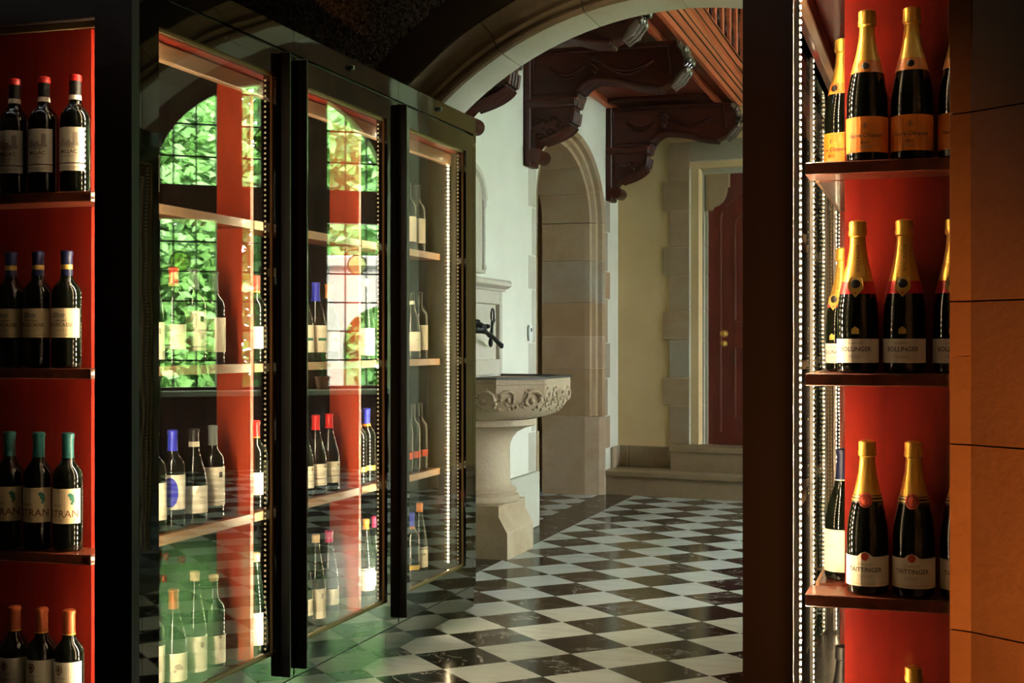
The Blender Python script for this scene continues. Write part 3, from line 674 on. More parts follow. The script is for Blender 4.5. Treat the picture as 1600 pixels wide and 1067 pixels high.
kits = {
 'millac': bottle_kit('bordeaux', 'foil_black', .238, [dict(z0=.075, z1=.165, half=R(62), mat='paper', text=[('CHATEAU',.008,0,.112,'ink_brown'),('MILLAC',.0135,0,.099,'ink')],
    decals=[fine(.093), ('engraving', [rect(-.026,.026,.118,.127), rect(-.022,-.010,.127,.136), rect(.012,.024,.127,.152), rect(-.006,.006,.127,.133)], 'ink_grey')]),
    dict(z0=.055, z1=.073, half=R(62), mat='paper', decals=[fine(.064, .028)])], capring=(.238,.012,'paper'), top='foil_red'),
 'bouscasse': bottle_kit('bordeaux', 'foil_navy', .236, [dict(z0=.078, z1=.152, half=R(82), mat='paper_tan', text=[('CHATEAU',.0075,0,.118,'ink'),('BOUSCASSE',.0125,0,.106,'ink')],
    decals=[fine(.097), ('engraving', [rect(-.028,.012,.128,.131), disc(-.012,.136,.012,.006), disc(.006,.135,.009,.004), rect(-.045,.045,.084,.085)], 'ink_grey')])], capring=(.252,.012,'paper_gold')),
 'citran': bottle_kit('bordeaux', 'foil_teal', .236, [dict(z0=.072, z1=.160, half=R(80), mat='paper_tan', text=[('CHATEAU',.0065,-.012,.115,'ink_brown'),('CITRAN',.026,0,.088,'ink_brown')],
    decals=[fine(.082, .008), ('vine_emblem', [disc(.028,.138,.006,.009), disc(.024,.144,.006,.005), disc(.031,.130,.004,.006), disc(.028,.123,.003,.004)], 'ink_green'), ('rule', [rect(-.035,.012,.153,.1536), rect(-.035,.012,.121,.1216)], 'ink_grey')])]),
 'script': bottle_kit('bordeaux', 'foil_copper', .236, [dict(z0=.060, z1=.172, half=R(80), mat='paper', text=[('Chateau',.008,-.004,.130,'ink_grey',.3)],
    decals=[fine(.118, .022), ('crest_ring', ringp(-.010,.153,.008,.011), 'ink_brown'), ('crest_fill', [disc(-.010,.153,.006), rect(-.014,-.006,.139,.142)], 'ink_brown')])], capring=(.2365,.003,'foil_gold')),
 'clicquot': bottle_kit('champagne', 'foil_gold', .205, [dict(z0=.018, z1=.092, half=R(100), mat='paper_orange', text=[('Veuve Clicquot',.0125,0,.049,'ink',.2),('BRUT',.0075,0,.035,'ink')],
    decals=[fine(.029), ('crest', [disc(0,.073,.0028,.0045)]+ringp(0,.073,.0058,.0068), 'ink_brown')])],
    extra=[('collar', conepatch('champagne', .186, .212, math.pi, .0011, 28).mesh('collar', 'foil_orange', 40), [('seal', MB().ball((0,-.0325,.199), (.0085,.004,.008), 12).mesh('seal', 'foil_black', 60))])]),
 'bollinger': bottle_kit('champagne', 'foil_gold', .186, [dict(z0=.022, z1=.072, half=R(88), mat='paper_white', text=[('CHAMPAGNE',.0055,0,.061,'ink_grey'),('BOLLINGER',.0135,0,.046,'ink')], decals=[fine(.036)])],
    extra=[('collar', conepatch('champagne', .166, .192, math.pi, .0011, 28).mesh('collar', 'foil_red', 40), []),
           ('neck_badge', MB().add([(-.016,-.0385,.188),(0,-.0405,.158),(.016,-.0385,.188),(.012,-.0345,.200),(-.012,-.0345,.200),(-.0165,-.039,.176),(.0165,-.039,.176)], [(0,5,1,6,2,3,4)]).mesh('neck_badge', 'paper_gold'), [('badge_seal', MB().ball((0,-.0375,.186), (.0105,.003,.010), 14).mesh('badge_seal', 'foil_black', 60))]),
           ('crest_stamp', decal([[(-.008,.082),(.008,.082),(.008,.092),(0,.098),(-.008,.092)]], .0452).mesh('crest_stamp', 'paper_gold'), [])]),
 'taittinger': bottle_kit('champagne', 'foil_gold', .200, [dict(z0=.020, z1=.082, half=R(95), mat='paper', top=bump_top, text=[('TAITTINGER',.0135,0,.050,'ink'),('CHAMPAGNE',.0055,0,.064,'ink_grey')],
    decals=[fine(.042), ('seal_stamp', [disc(0,.082,.0085)], 'ink_red'), ('rule', [rect(-.06,.06,.025,.026)], 'paper_gold')])],
    extra=[('collar', conepatch('champagne', .192, .208, math.pi, .0011, 28).mesh('collar', 'foil_black', 40), [('collar_band', conepatch('champagne', .196, .199, math.pi, .0017, 28).mesh('collar_band', 'paper_gold', 40)), ('collar_band', conepatch('champagne', .203, .206, math.pi, .0017, 28).mesh('collar_band', 'paper_gold', 40))]),
           ('neck_seal', coneseal('champagne', .198, .0155, .0022).mesh('neck_seal', 'ink_red', 40), [('seal_ring', MB().tube([(.0115*math.cos(q*.5236), -.0355+.0*q-.0035*abs(math.cos(q*.5236))*0-.0015, .198+.0115*math.sin(q*.5236)) for q in range(13)], .0009, 6).mesh('seal_ring', 'ink'))])]),
}
# neck lettering of the gold foil runs upward: rebuild it turned
def neck_text(body, kind, z0, size, mname):
    cu = bpy.data.curves.new('text', 'FONT'); cu.body = body; cu.size = size; cu.resolution_u = 2
    ob = bpy.data.objects.new('text', cu); me0 = bpy.data.meshes.new_from_object(ob); mb = MB(); vs_ = []
    for p in me0.vertices:
        z = z0+p.co.x; xx = -p.co.y+size*.35; r = prof_r(kind, z)+.0016; vs_.append((r*math.sin(xx/r+.15), -r*math.cos(xx/r+.15), z))
    mb.add(vs_, [tuple(f.vertices) for f in me0.polygons]); bpy.data.objects.remove(ob); bpy.data.curves.remove(cu); bpy.data.meshes.remove(me0)
    return mb.mesh('neck_lettering', mname)
kits['bollinger'] = [k for k in kits['bollinger'] if k[0] != 'neck_lettering']+[('neck_lettering', neck_text('BOLLINGER', 'champagne', .212, .011, 'ink_brown'), [])]
lab = lambda z0, z1, half, m_, text=(), decals=(): [dict(z0=z0, z1=z1, half=R(half), mat=m_, text=list(text), decals=list(decals))]
kits.update({
 'blue_moon': bottle_kit('bordeaux', 'foil_blue', .236, lab(.06,.165,75,'paper', decals=[('blue_shape', [disc(-.022,.112,.026,.045,20)], 'ink_blue')])),
 'brown_flute': bottle_kit('burgundy', 'foil_black', .240, lab(.035,.12,80,'paper', decals=[fine(.085, .010, .012)]), capring=(.240,.016,'paper')),
 'grey_cap': bottle_kit('bordeaux', 'foil_grey', .236, lab(.045,.168,80,'paper', [], [fine(.10, .010, .012), ('crest', [rect(.006,.020,.135,.152)], 'ink'), ('rule', [rect(-.05,.05,.056,.058)], 'ink')])),
 'red_cap': bottle_kit('bordeaux', 'foil_red', .244, lab(.05,.125,70,'paper', decals=[fine(.09)]), capring=(.241,.005,'foil_gold')),
 'plain_dark': bottle_kit('bordeaux', 'foil_black', .236, lab(.04,.15,75,'paper')),
 'rose_cap': bottle_kit('burgundy', 'foil_copper', .236, lab(.02,.105,78,'paper', decals=[('vine_drawing', [disc(.0,.065,.012,.009), disc(.012,.060,.006), disc(-.010,.052,.005)], 'ink_grey')]), glass='bottle_green'),
 'clear_flute': bottle_kit('flute', 'foil_tan', .300, lab(.02,.13,80,'paper', decals=[('stamp', [rect(.004,.016,.095,.112)], 'ink_grey')]), glass='bottle_green'),
 'clear_bordeaux': bottle_kit('bordeaux', 'foil_tan', .280, lab(.02,.11,80,'paper', decals=[('stamp', [disc(.008,.105,.006)], 'ink_grey')]), glass='bottle_green'),
 'green_band': bottle_kit('burgundy', 'foil_blue', .225, lab(.035,.135,80,'paper', decals=[('green_band', [rect(-.01,.03,.078,.088)], 'ink_green')])),
 'orange_cap': bottle_kit('burgundy', 'foil_orange', .240, lab(.04,.115,80,'paper', decals=[('bird_drawing', [disc(.005,.085,.010,.004), disc(.014,.078,.004)], 'ink_grey')])),
 'red_burgundy': bottle_kit('burgundy', 'foil_red', .240, lab(.035,.115,80,'paper', [], [fine(.082, .014, .006), ('rule', [rect(-.05,.05,.060,.062)], 'ink'), ('dot', [disc(.022,.103,.004)], 'ink_brown')])),
 'violet_cap': bottle_kit('bordeaux', 'foil_blue', .236, lab(.05,.07,60,'paper_gold'), capring=(.228,.010,'foil_orange')),
 'lime_label': bottle_kit('flute', 'foil_orange', .290, lab(.045,.135,75,'paper', [('LIME',.012,.0,.100,'ink')], [('rule', [rect(-.04,.04,.125,.129)], 'ink')]), glass='bottle_green'),
 'pink_cap': bottle_kit('flute', 'foil_pink', .285, lab(.05,.11,70,'paper'), glass='bottle_green'),
 'dark_red_band': bottle_kit('bordeaux', 'foil_black', .236, lab(.06,.09,80,'ink_red')),
 'yellow_label': bottle_kit('champagne', 'foil_black', .215, lab(.03,.10,85,'paper_gold')),
 'navy_white': bottle_kit('burgundy', 'foil_navy', .226, lab(.02,.115,60,'paper', decals=[fine(.078)]), capring=(.224,.0025,'paper')),
})
ORD = ['leftmost', 'middle', 'rightmost']
def Lz(k): return SHZ[k]
LEV = {3: 'top', 2: 'second', 1: 'third', 0: 'bottom'}
# left niche rows (three in view on each shelf)
rows = [(3, 'millac', [-2.438,-2.343,-2.243], 'red-topped wine bottle with castle label'),
        (2, 'bouscasse', [-2.450,-2.362,-2.270], 'navy-capsuled wine bottle with gold neck band'),
        (1, 'citran', [-2.455,-2.360,-2.266], 'teal-capsuled wine bottle lettered CITRAN'),
        (0, 'script', [-2.438,-2.350,-2.262], 'copper-capsuled wine bottle with round brown crest')]
for lv, kt, xs, ds in rows:
    for k, x in enumerate(xs):
        place(kits[kt], f'{ds}, {ORD[k]} on left niche {LEV[lv]} shelf', 'bottle', (x, 3.172, SHZ[lv]+.0005), R(8), 'wine bottles in the left niche', 1.065)
# right niche
rows = [(3, 'clicquot', [-.1606,-.0636,.038], 'champagne bottle with orange label and gold neck'),
        (2, 'bollinger', [-.181,-.080,.027], 'champagne bottle lettered BOLLINGER with red collar'),
        (1, 'taittinger', [-.160,-.060,.042], 'champagne bottle lettered TAITTINGER with red seal')]
for lv, kt, xs, ds in rows:
    for k, x in enumerate(xs):
        place(kits[kt], f'{ds}, {["left of three","middle of three","cut by stone pier"][k]} on {LEV[lv]} right shelf', 'bottle', (x, 3.172, SHZ[lv]+.0005), R(-4), 'champagne bottles in the right niche', (1.03,1.03,1.07), 'champagne_bottle')
place(kits['taittinger'], 'gold-necked champagne bottle whose neck rises at the bottom right shelf', 'bottle', (-.06, 3.172, SHZ[0]+.0005), 0, 'champagne bottles in the right niche', 1.0, 'champagne_bottle')
# bottles behind the red back panel of the right niche
for lv, kt, ds, s in ((3,'clicquot','orange-labelled champagne bottle half behind red panel of top right shelf',1.0), (2,'bollinger','champagne bottle half hidden behind the red panel of the second right shelf',.92), (1,'navy_white','navy-capsuled wine bottle half hidden behind the red panel of the third right shelf',1.05), (0,'yellow_label','yellow-labelled bottle half hidden behind the red panel at the bottom right',1.0)):
    place(kits[kt], ds, 'bottle', (RX+.205, 3.345, SHZ[lv]+.0005), R(-35), 'bottles behind the red panels', s)
# side bays of the left cabinet: (bay, level, [(kit, y, words)])
bays = [
 ('first', 3, [('plain_dark',3.50,'dark')]),
 ('first', 2, [('clear_flute',3.53,'pale slender'),('red_cap',3.65,'red-capped'),('grey_cap',3.77,'grey-capped'),('plain_dark',3.89,'dark-capsuled')]),
 ('first', 1, [('plain_dark',3.54,'black-capsuled'),('blue_moon',3.645,'blue-capped'),('brown_flute',3.77,'sloping cream-banded'),('grey_cap',3.885,'grey-capped square-shouldered')]),
 ('first', 0, [('plain_dark',3.53,'dark'),('rose_cap',3.65,'copper-capped vine-labelled'),('clear_flute',3.775,'tall slender'),('clear_bordeaux',3.89,'pale square-shouldered')]),
 ('second', 2, [('red_cap',4.17,'red-capped half hidden'),('green_band',4.53,'blue-capped green-striped'),('green_band',4.64,'blue-capped green-striped'),('orange_cap',4.755,'orange-capped')]),
 ('second', 1, [('red_cap',4.17,'red-capped half hidden'),('red_burgundy',4.53,'red-capped round-shouldered'),('red_burgundy',4.64,'red-capped round-shouldered'),('red_burgundy',4.755,'red-capped black-ruled')]),
 ('second', 0, [('clear_flute',4.17,'pale half hidden'),('pink_cap',4.53,'pink-capped'),('clear_flute',4.64,'tall pale'),('pink_cap',4.755,'pink-capped')]),
 ('third', 3, [('plain_dark',5.56,'cream-labelled dark'),('plain_dark',5.67,'cream-labelled dark')]),
 ('third', 2, [('clear_flute',5.10,'tall half hidden'),('brown_flute',5.60,'slender cream-labelled'),('plain_dark',5.70,'small dark')]),
 ('third', 1, [('violet_cap',5.02,'violet-capped half hidden'),('violet_cap',5.11,'violet-capped'),('dark_red_band',5.52,'dark red-banded'),('dark_red_band',5.61,'dark red-banded'),('dark_red_band',5.70,'dark red-banded')]),
 ('third', 0, [('lime_label',5.10,'orange-capped cream-labelled'),('pink_cap',5.20,'pink-capped half hidden'),('violet_cap',5.60,'violet-capped'),('lime_label',5.70,'pale tall')]),
]
NUM = ['first', 'second', 'third', 'fourth', 'fifth']
for bay, lv, items in bays:
    for k, (kt, y, ds) in enumerate(items):
        place(kits[kt], f'{ds} wine bottle, {NUM[k]} from left, {LEV[lv]} shelf behind {bay} glass door', 'bottle', (LX-.212, y, SHZ[lv]+.0005), R(52), 'wine bottles behind the glass doors')

# ------------------------------------------------------------------ stone basin and its wall pieces
bs = thing('stone_basin', 'carved stone basin on a pedestal against the pale wall', 'basin', (WX, 7.41, 0))
cy = 7.41
MB().prism([(-.0,-.25),(.265,-.25),(.265,.25),(0,.25)], 0, .14, 'z').build('plinth', 'basin_stone', bs)
MB().sweep([(0,.1405),(.265,.1405),(.262,.15),(.215,.235),(.215,.2945),(0,.2945)], lambda p, y: (p[0], y, p[1]), [-.25,.25]).build('plinth_cap', 'basin_stone', bs)
MB().lathe([(.0,.295),(.24,.295),(.248,.303),(.25,.318),(.243,.333),(.228,.339),(.222,.343),(.222,.349),(.230,.353),(.232,.362),(.225,.371),(.212,.376),(.200,.388),(.194,.41),(.192,.60),(.196,.625),(.207,.655),(.235,.69),(.285,.715),(.335,.728),(.345,.735),(.345,.770),(0,.770)], 28, (0,0,0), -math.pi/2, math.pi/2).build('column', 'basin_stone', bs, 35)
def octo(s): # half octagon outline scaled about the wall
    return [(0,-.48*s),(.276*s,-.48*s),(.485*s,-.27*s),(.485*s,.27*s),(.276*s,.48*s),(0,.48*s)]
levels = [(.60,.770),(.72,.775),(.83,.792),(.91,.82),(.962,.86),(.99,.905),(1.0,.95),(1.0,1.0)]
bw = MB(); vs_ = []
for s_, z in levels: vs_ += [(x, y, z) for x, y in octo(s_)]
fs = [(j*6+i, j*6+(i+1) % 6, (j+1)*6+(i+1) % 6, (j+1)*6+i) for j in range(len(levels)-1) for i in range(6)]+[(5,4,3,2,1,0), tuple(range((len(levels)-1)*6, len(levels)*6))]
bw.add(vs_, fs).build('bowl', 'basin_stone', bs, 40)
lr = MB()
lr.sweep([(1.0,1.0),(1.02,1.0),(1.02,1.012),(.93,1.012),(.93,1.0)], lambda p, k: (octo(p[0])[k][0], octo(p[0])[k][1], p[1]), range(6)).build('lead_rim', 'lead', bs)
# carved band: scrolls on each bowl face
def carve(face, seed):
    a, b = [Vector((*octo(1.0)[k], 0)) for k in face]; t = (b-a); Ln = t.length; t.normalize(); n = Vector((t.y, -t.x, 0))
    r_ = random.Random(seed); mb = MB()
    def P(x, z, o=.002):
        pts_ = sorted((zz, ss) for ss, zz in levels); s_ = next((a_[1]+(b_[1]-a_[1])*(z-a_[0])/(b_[0]-a_[0]) for a_, b_ in zip(pts_[:-1], pts_[1:]) if a_[0] <= z <= b_[0]), 1.0)
        base = (a+t*x); return Vector((base.x*s_, base.y*s_, z))+n*o
    k = max(1, round(Ln/.14))
    for i in range(k):
        cx = Ln*(i+.5)/k; sg = 1 if i % 2 else -1
        mb.tube([P(cx+sg*(.064-.0044*q)*math.cos(q*.55), .884+(.064-.0044*q)*math.sin(q*.55)) for q in range(13)], [.014-.0006*q for q in range(13)], 6)
        mb.ball(P(cx, .888, .004), .015, 8)
        for q in range(12):
            aa = r_.uniform(0, 6.28); rr = r_.uniform(.045, .074); mb.ball(P(cx+rr*math.cos(aa), .882+rr*.95*math.sin(aa)), (r_.uniform(.006,.013),)*3, 8)
    mb.tube([P(.01,.972,.003), P(Ln-.01,.972,.003)], .004, 6)
    mb.build('carved_relief', 'basin_stone', bs, 60)
for q, f in enumerate(((0,1),(1,2),(2,3),(3,4))): carve(f, q+3)
fp = thing('fountain_panel', 'stone backplate with moulded cornice behind the basin', 'panel', (WX, 7.41, 1.0135))
MB().box(0, .035, -.30, .30, 0, .49).build('backplate', 'panel_stone', fp)
fr = MB(); fr.cbox(.03,.06,-.30,-.25,.0,.49,.004); fr.cbox(.03,.06,.25,.30,.0,.49,.004); fr.cbox(.03,.06,-.25,.25,.41,.49,.004); fr.cbox(.03,.06,-.25,.25,.0,.09,.004); fr.build('panel_frame', 'panel_stone', fp)
MB().sweep([(0,.49),(.065,.49),(.068,.503),(.085,.508),(.105,.520),(.108,.54),(.095,.555),(0,.558)], lambda p, y: (p[0], y, p[1]), [-.335,.335]).build('cornice', 'panel_stone', fp, 40)
tp = thing('water_tap', 'black iron tap with looped lever above the basin', 'tap', (WX+.062, 7.30, 1.27))
MB().tube([(0,-.26,.0),(.045,-.25,.005),(.07,-.21,.01),(.07,-.16,.0),(.07,-.10,-.015),(.07,-.04,-.03),(.07,.03,-.045),(.07,.09,-.065),(.07,.155,-.083)], [.030,.026,.032,.022,.011,.016,.012,.013,.015], 10).build('spout', 'iron', tp, 50)
MB().tube([(.07,.165,-.08),(.07,.172,-.10)], [.014,.010], 10).build('spout_lip', 'iron', tp)
MB().tube([(.07,-.02,-.03),(.07,-.005,.02),(.07,.0,.045)], [.012,.008,.010], 8).build('valve_stem', 'iron', tp)
MB().tube([(.07,.004+.026*math.sin(q*.5236), .083-.038*math.cos(q*.5236)) for q in range(13)], .0055, 8).build('lever_loop', 'iron', tp, 50)
MB().tube([(.07,.03,.045),(.07,.045,.06)], .005, 6).build('lever_tip', 'iron', tp)
MB().ball((.07,-.03,-.07), (.014,.014,.028), 10).build('valve_body', 'iron', tp, 60)
lf = MB()
for q in range(9): lf.ball((.05+.03*math.sin(q*1.7), -.25+.018*q, .028+.018*math.cos(q*2.1)), (.02,.018,.014), 8)
lf.build('leaf_boss', 'iron', tp, 60)
pl = thing('wall_plaque', 'carved stone plaque with arched top on the pale wall', 'plaque', (WX, 7.16, 1.60))
apoly = lambda hw, z0, z1, ri: [(-hw,z0),(hw,z0),(hw,z1)]+[(hw*math.cos(math.pi*k/14), z1+ri*math.sin(math.pi*k/14)) for k in range(1, 14)]+[(-hw,z1)]
MB().prism(apoly(.31,0,.42,.22), 0, .035, 'x').build('slab', 'arch_stone', pl)
MB().sweep([(0,.034),(.0,.055),(-.03,.055),(-.045,.036)], lambda p, t: (p[1], (.29+p[0])*math.cos(t), .42+(.20+p[0])*math.sin(t)), [math.pi*k/20 for k in range(21)]).build('arched_moulding', 'arch_stone', pl, 40)
for sy in (-1, 1): MB().lathe([(.02,0),(.02,.02),(.014,.03),(.014,.34),(.02,.36),(.022,.40)], 10, (.036, sy*.265, .02)).build('colonnette', 'arch_stone', pl, 40)
MB().ball((.03,0,.33), (.03,.09,.14), 12).build('relief_figure', 'arch_stone', pl, 60)
lsw = thing('light_switch', 'small white switch plate beside the arched doorway', 'switch', (WX+.007, 8.44, 1.21))
MB().cbox(0, .012, -.032, .032, 0, .105, .003).build('plate', 'switch_white', lsw)
MB().cbox(.012, .016, -.008, .008, .062, .085, .001).build('button', 'iron', lsw)

# ------------------------------------------------------------------ gallery and its brackets
GZ = 3.07
ga = thing('gallery', 'dark red carved wooden gallery overhead along the left wall', 'gallery', (WX, 6.26, GZ))
GL = 4.70
MB().box(0, 1.02, 0, GL, .04, .09).build('soffit', 'door_wood', ga)
for x0, x1 in ((.0,.06),(.86,.90)): MB().cbox(x0, x1, 0, GL, .0, .04, .006).build('soffit_rib', 'gallery_wood', ga)
for y in (.05, .72+.28, 2.06+.30, 3.2, 4.1, GL-.09): MB().cbox(.06, .86, y, y+.07, .005, .04, .008).build('cross_rib', 'mahogany', ga)
fas = [(1.0,.0),(1.03,-.0),(1.045,.02),(1.045,.04),(1.065,.055),(1.085,.09),(1.085,.105),(1.07,.115),(1.07,.19),(1.085,.20),(1.10,.23),(1.115,.24),(1.115,.262),(1.095,.275),(1.0,.275)]
MB().sweep(fas, lambda p, y: (p[0], y, p[1]), [0, GL]).build('fascia', 'gallery_wood', ga, 30)
for x, z in ((1.047,.03),(1.078,.072),(1.072,.117),(1.072,.128),(1.088,.205),(1.117,.242)):
    MB().tube([(x,0,z),(x,GL,z)], .0055, 6).build('groove_bead', 'mahogany', ga)
MB().box(1.04, 1.09, 0, GL, .95, 1.0).build('hand_rail', 'gallery_wood', ga)
nb = 14
for k in range(nb+1):
    y = GL*k/nb; MB().cbox(1.035, 1.085, max(0, y-.03), min(GL, y+.03), .275, .95, .006).build('post', 'gallery_wood', ga)
for k in range(nb):
    y0, y1 = GL*k/nb+.032, GL*(k+1)/nb-.032; ym = (y0+y1)/2; mb = MB()
    for sgn in (-1, 1):
        mb.tube([(1.06, ym+sgn*(.035+.045*math.sin(q*.9)), .285+.66*q/14) for q in range(15)], .014, 6)
        for z in (.40,.62,.82): mb.ball((1.06, ym+sgn*.055, z), (.015,.022,.03), 8)
    mb.box(1.055, 1.065, y0-.004, y1+.004, .275, .30); mb.build('carved_panel', 'mahogany', ga, 60)
prof_b = [(0,-.703),(.046,-.713),(.119,-.688),(.093,-.638),(.063,-.633),(.110,-.586),(.228,-.547),(.308,-.490),(.329,-.402),(.333,-.370),(.350,-.318),(.383,-.259),(.454,-.215),(.545,-.216),(.647,-.234),(.761,-.269),(.886,-.288),(.962,-.253),(1.026,-.182),(1.034,-.119),(1.002,-.058),(.986,-.0),(0,0)]
def bracket(y, lbl):
    b = thing('gallery_bracket', lbl, 'bracket', (WX, y, GZ), 0, 'carved brackets under the gallery')
    T = .19
    MB().prism(prof_b, .02, T-.02, 'y').build('body', 'mahogany', b)
    MB().cbox(-.0, .05, 0, T, -.74, -.002, .008).build('wall_plate', 'mahogany', b)
    low = prof_b[5:9]; up = prof_b[9:17]
    def smooth_path(p, n=5):
        out = []
        for k in range(len(p)-1):
            p0, p1, p2, p3 = p[max(k-1,0)], p[k], p[k+1], p[min(k+2, len(p)-1)]
            for q in range(n):
                t = q/n; out.append(tuple(.5*((2*p1[i])+(-p0[i]+p2[i])*t+(2*p0[i]-5*p1[i]+4*p2[i]-p3[i])*t*t+(-p0[i]+3*p1[i]-3*p2[i]+p3[i])*t**3) for i in (0,1)))
        return out+[p[-1]]
    for nm, pth in (('lower_ribs', smooth_path(low)), ('arm_ribs', smooth_path(up))):
        mb = MB()
        for yy in (.018, .07, .12, T-.018): mb.tube([(x, yy, z) for x, z in pth], .02, 8)
        mb.build(nm, 'mahogany', b, 60)
    MB().cbox(.0, .352, -.006, T+.006, -.375, -.315, .012).build('moulding_block', 'mahogany', b)
    MB().cbox(.0, .36, -.003, T+.003, -.335, -.318, .006).build('moulding_fillet', 'gallery_wood', b)
    sc_ = MB().lathe([(0,0),(.046,0),(.046,T+.02),(0,T+.02)], 18).build('scroll', 'mahogany', b, 40); sc_.location = (.082, -.01, -.675); sc_.rotation_euler = (R(-90),0,0)
    for (x0, x1, zc, dz) in ((.17,.40,-.125,.05),(.52,.84,-.115,.055)):
        for o_ in (0, .022):
            MB().tube([(x0+(x1-x0)*q/10, .015, zc-dz*math.sin(math.pi*q/10)-o_*math.sin(math.pi*q/10)) for q in range(11)], .009, 6).build('swag', 'mahogany', b, 60)
    r_ = random.Random(5); mb = MB()
    for q in range(26): mb.ball((r_.uniform(.05,.26), .018, -.43-r_.uniform(0,.13)), (r_.uniform(.010,.022), .008, r_.uniform(.008,.018)), 8)
    mb.build('carved_foliage', 'mahogany', b, 60)
    mb = MB()
    for q in range(8): mb.ball((.46+.012*(q % 3), .016, -.07-.02*q*.7), (.028-.002*q,.008,.014), 8)
    mb.build('ribbon_knot', 'mahogany', b, 60)
    fr = MB(); fr.tube([(.06,.016,-.03),(.93,.016,-.03),(.95,.016,-.20)], .008, 6); fr.tube([(.06,.016,-.03),(.06,.016,-.29),(.33,.016,-.29)], .008, 6); fr.build('panel_moulding', 'mahogany', b, 60)
    lf = MB()
    for yy, ph in ((.03,0),(.095,.5),(.16,0)):
        pth = [(.94,-.285),(.985,-.235),(1.03,-.185),(1.045,-.12),(1.02,-.06),(.99,-.02)]
        lf.tube([(x+.01, yy, z) for x, z in pth], [.012,.028,.024,.026,.018,.024], 8)
        for q, (x, z) in enumerate(pth[1:5]): lf.ball((x+.02, yy+.012*(-1)**q, z+ph*.02), (.016,.024,.026), 8)
    lf.build('acanthus_leaf', 'polished_wood', b, 60)
    return b
bracket(6.98, 'carved mahogany bracket seen just behind the stone arch, nearest of three')
bracket(8.32, 'carved mahogany bracket above the arched doorway, middle of three')
bracket(10.56, 'carved mahogany bracket in the far corner beside the red door')

# ------------------------------------------------------------------ stone pier at the right of the near room
pr_poly = [(.014,2.63),(.014,2.615),(.050,2.600),(.52,2.22),(.52,2.63)]
lev = [0,.33,.67,1.008,1.268,1.61,1.96,2.32,2.9]
sp = thing('stone_pier', 'warm lit sandstone pier of large blocks at the right edge', 'pier', (.014, 2.6, 0))
for k, (z0, z1) in enumerate(zip(lev[:-1], lev[1:])):
    poly = [(x-.014, y-2.6) for x, y in pr_poly]
    MB().prism(poly, z0+.0015, z1-.0015, 'z').build('stone_block', 'pier_stone', sp)
    if k % 2: MB().prism([(-.001,.016),(.035,-.001),(.035,.0),(0,.018)], z0+.1, z1-.1, 'z').build('arris_strip', 'pier_stone', sp)
MB().prism([(.004,.028),(.004,.020),(.040,.006),(.5,-.366),(.5,.028)], 0, 2.9, 'z').build('pier_core', 'grout', sp)

# ------------------------------------------------------------------ near room lamp, passage spots
lm = thing('floor_uplighter', 'small warm uplighter on the floor in front of the stone pier', 'lamp', (.72, 1.62, 0))
MB().lathe([(0,0),(.07,0),(.07,.012),(.02,.02),(.02,.06),(.055,.08),(.06,.20),(.052,.20),(.045,.09),(0,.09)], 18).build('housing', 'black_metal', lm, 40)
MB().lathe([(0,.15),(.050,.15)], 18).build('lens', 'lamp_shade', lm)
pl_ = bpy.data.lights.new('uplighter_light', 'SPOT'); pl_.energy = 175; pl_.color = (1,.33,.075); pl_.shadow_soft_size = .05; pl_.spot_size = R(62); pl_.spot_blend = .8
po = bpy.data.objects.new('uplighter_light', pl_); col.objects.link(po); po.parent = lm; po.location = (0,0,.19)
po.rotation_euler = Vector((-.50, .80, .42)).to_track_quat('-Z', 'Y').to_euler()
for k, (x, y) in enumerate(((-1.5,4.3),(-1.35,5.3))):
    s_ = thing('ceiling_spotlight', ('warm recessed ceiling spotlight nearer the near room', 'warm recessed ceiling spotlight nearer the arch')[k], 'spotlight', (x, y, 3.27), 0, 'passage spotlights')
    MB().lathe([(.05,.03),(.06,.0),(.045,-.005),(.04,.02)], 18).build('trim_ring', 'steel_dark', s_, 40)
    MB().lathe([(0,.012),(.04,.012)], 18).build('lens', 'spot_glow', s_)
    l_ = bpy.data.lights.new('spot_light', 'SPOT'); l_.energy = 7; l_.color = (1,.72,.42); l_.spot_size = R(80); l_.spot_blend = .6; l_.shadow_soft_size = .04
    lo = bpy.data.objects.new('spot_light', l_); col.objects.link(lo); lo.parent = s_; lo.location = (0,0,-.02)

# ------------------------------------------------------------------ potted plant on the sill, garden outside
pp = thing('potted_plant', 'potted leafy plant standing on the window sill', 'plant', wpt(.50,.10,SILL+.005))
MB().lathe([(0,0),(.05,0),(.07,.11),(.078,.11),(.078,.125),(.065,.125),(.06,.10),(0,.10)], 16).build('pot', 'pot', pp, 40)
lv_ = MB(); r_ = random.Random(3)
for k in range(60):
    a = r_.uniform(0, 6.28); rr = r_.uniform(.02,.20); z = r_.uniform(.16,.62); s = r_.uniform(.025,.06)
    d = Vector((math.cos(a), math.sin(a), r_.uniform(-.2,.5))).normalized(); sd = d.cross(Vector((0,0,1))).normalized()*s*.4; c = Vector((rr*math.cos(a), rr*math.sin(a), z))
    lv_.add([c, c+d*s*.5+sd, c+d*s*1.2, c+d*s*.5-sd], [(0,1,2,3)])
    if k % 5 == 0: lv_.tube([(0,0,.1), c*.5+Vector((0,0,.1)), c], .003, 4)
lv_.build('foliage', 'houseplant_leaf', pp)
struct(MB().prism([(.3,13.4),(6.75,8.7),(6.75,-6),(34,-6),(34,45),(.3,45)], -.5, -.3, 'z').build('ground', 'grass'), 'lawn outside the windows').location = (0,0,0)
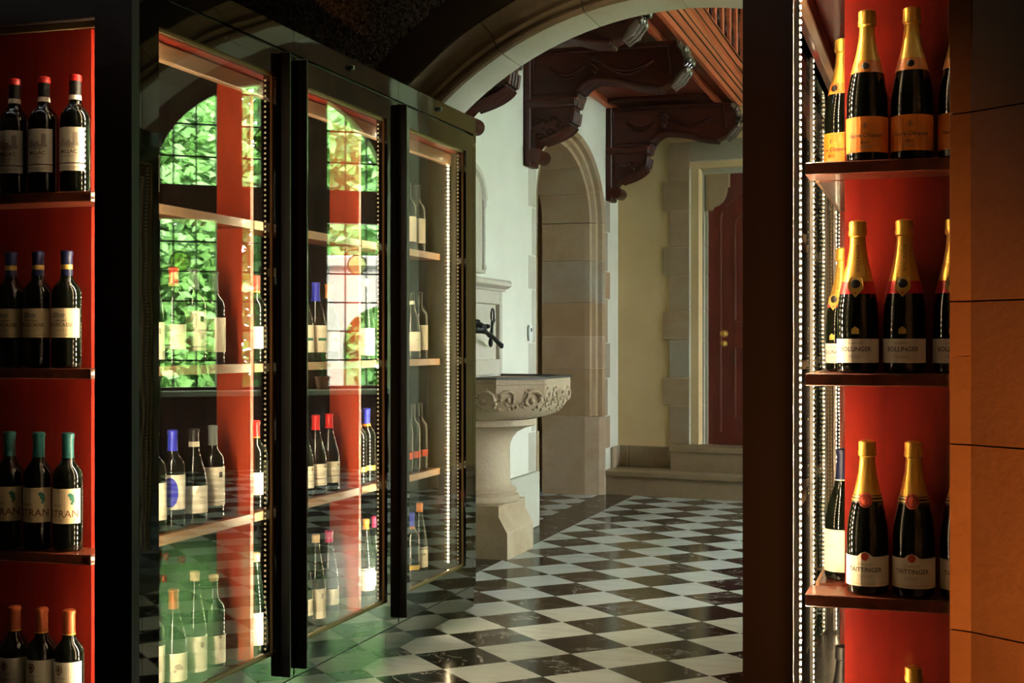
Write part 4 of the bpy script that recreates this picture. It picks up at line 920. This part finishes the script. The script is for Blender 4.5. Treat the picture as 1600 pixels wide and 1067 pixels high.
def tree(x, y, h, cr, n, seed, lbl):
    r_ = random.Random(seed); T = thing('garden_tree', lbl, 'tree', (x, y, -.3), 0, 'trees outside the windows')
    MB().tube([(0,0,0),(.05,0,h*.4),(0,.08,h*.8)], [.16,.12,.05], 8).build('trunk', 'bark', T, 60)
    mb = MB()
    for k in range(n):
        z = h*(r_.random()**.9); a = r_.uniform(0, 6.2832); env = cr*(1.0 if z < h*.78 else max(.12, (1-(z/h-.78)/.24)**.6))
        rr = env*r_.uniform(.72, 1.0)*(1+.12*math.sin(5*a+z*3)); p = Vector((rr*math.cos(a), rr*math.sin(a), z+.05)); d = Vector((math.cos(a), math.sin(a), .2))
        t = Vector((r_.gauss(0,1), r_.gauss(0,1), r_.gauss(0,.6))).normalized(); b2 = t.cross(d+Vector((.01,0,0))).normalized(); s = r_.uniform(.075,.16)
        mb.add([p-t*s, p+b2*s*.5, p+t*s, p-b2*s*.5], [(0,1,2,3)])
    me = bpy.data.meshes.new('foliage'); me.from_pydata(mb.v, [], mb.f); me.materials.append(M['leaf']); link('foliage', me, T)
spots = [(3.7,20.0,6.2,1.95),(8.0,17.7,6.2,1.95),(12.3,15.2,6.2,1.95),(16.6,12.4,6.2,1.95),(-1.0,25.2,7.6,2.0),(3.5,24.9,7.6,2.0),(8.0,22.7,7.6,2.0),(12.6,20.4,7.6,2.0),(17.2,17.8,7.6,2.0),(-1.0,20.4,5.6,1.9)]
names = ['tree beyond the far corner','tree behind the porch','tree in the garden middle','tree right of the middle','rightmost near tree','tall tree at the far left','tall tree behind the middle','tall tree behind the right','tall tree at the far right','tallest tree at the garden end']
for k, (x, y, h, cr) in enumerate(spots): tree(x, y, h, cr, 15000, 20+k, names[k]+', mirrored in the glass doors')
pc = thing('garden_porch', 'pale stone porch arch outside, mirrored in the second glass door', 'porch', (2.9, 16.6, -.3), R(-24))
ph = [(-1.3,0),(-.55,0),(-.55,1.5)]+[(-.55*math.cos(math.pi*k/14), 1.5+.5*math.sin(math.pi*k/14)) for k in range(1, 14)]+[(.55,1.5),(.55,0),(1.0,0),(1.0,2.5),(-1.3,2.5)]
MB().prism(ph, 0, .35, 'y').build('arch_front', 'porch_stone', pc)
MB().cbox(-1.4,1.1,-.08,.45,2.5,2.65,.02).build('cornice', 'porch_stone', pc)
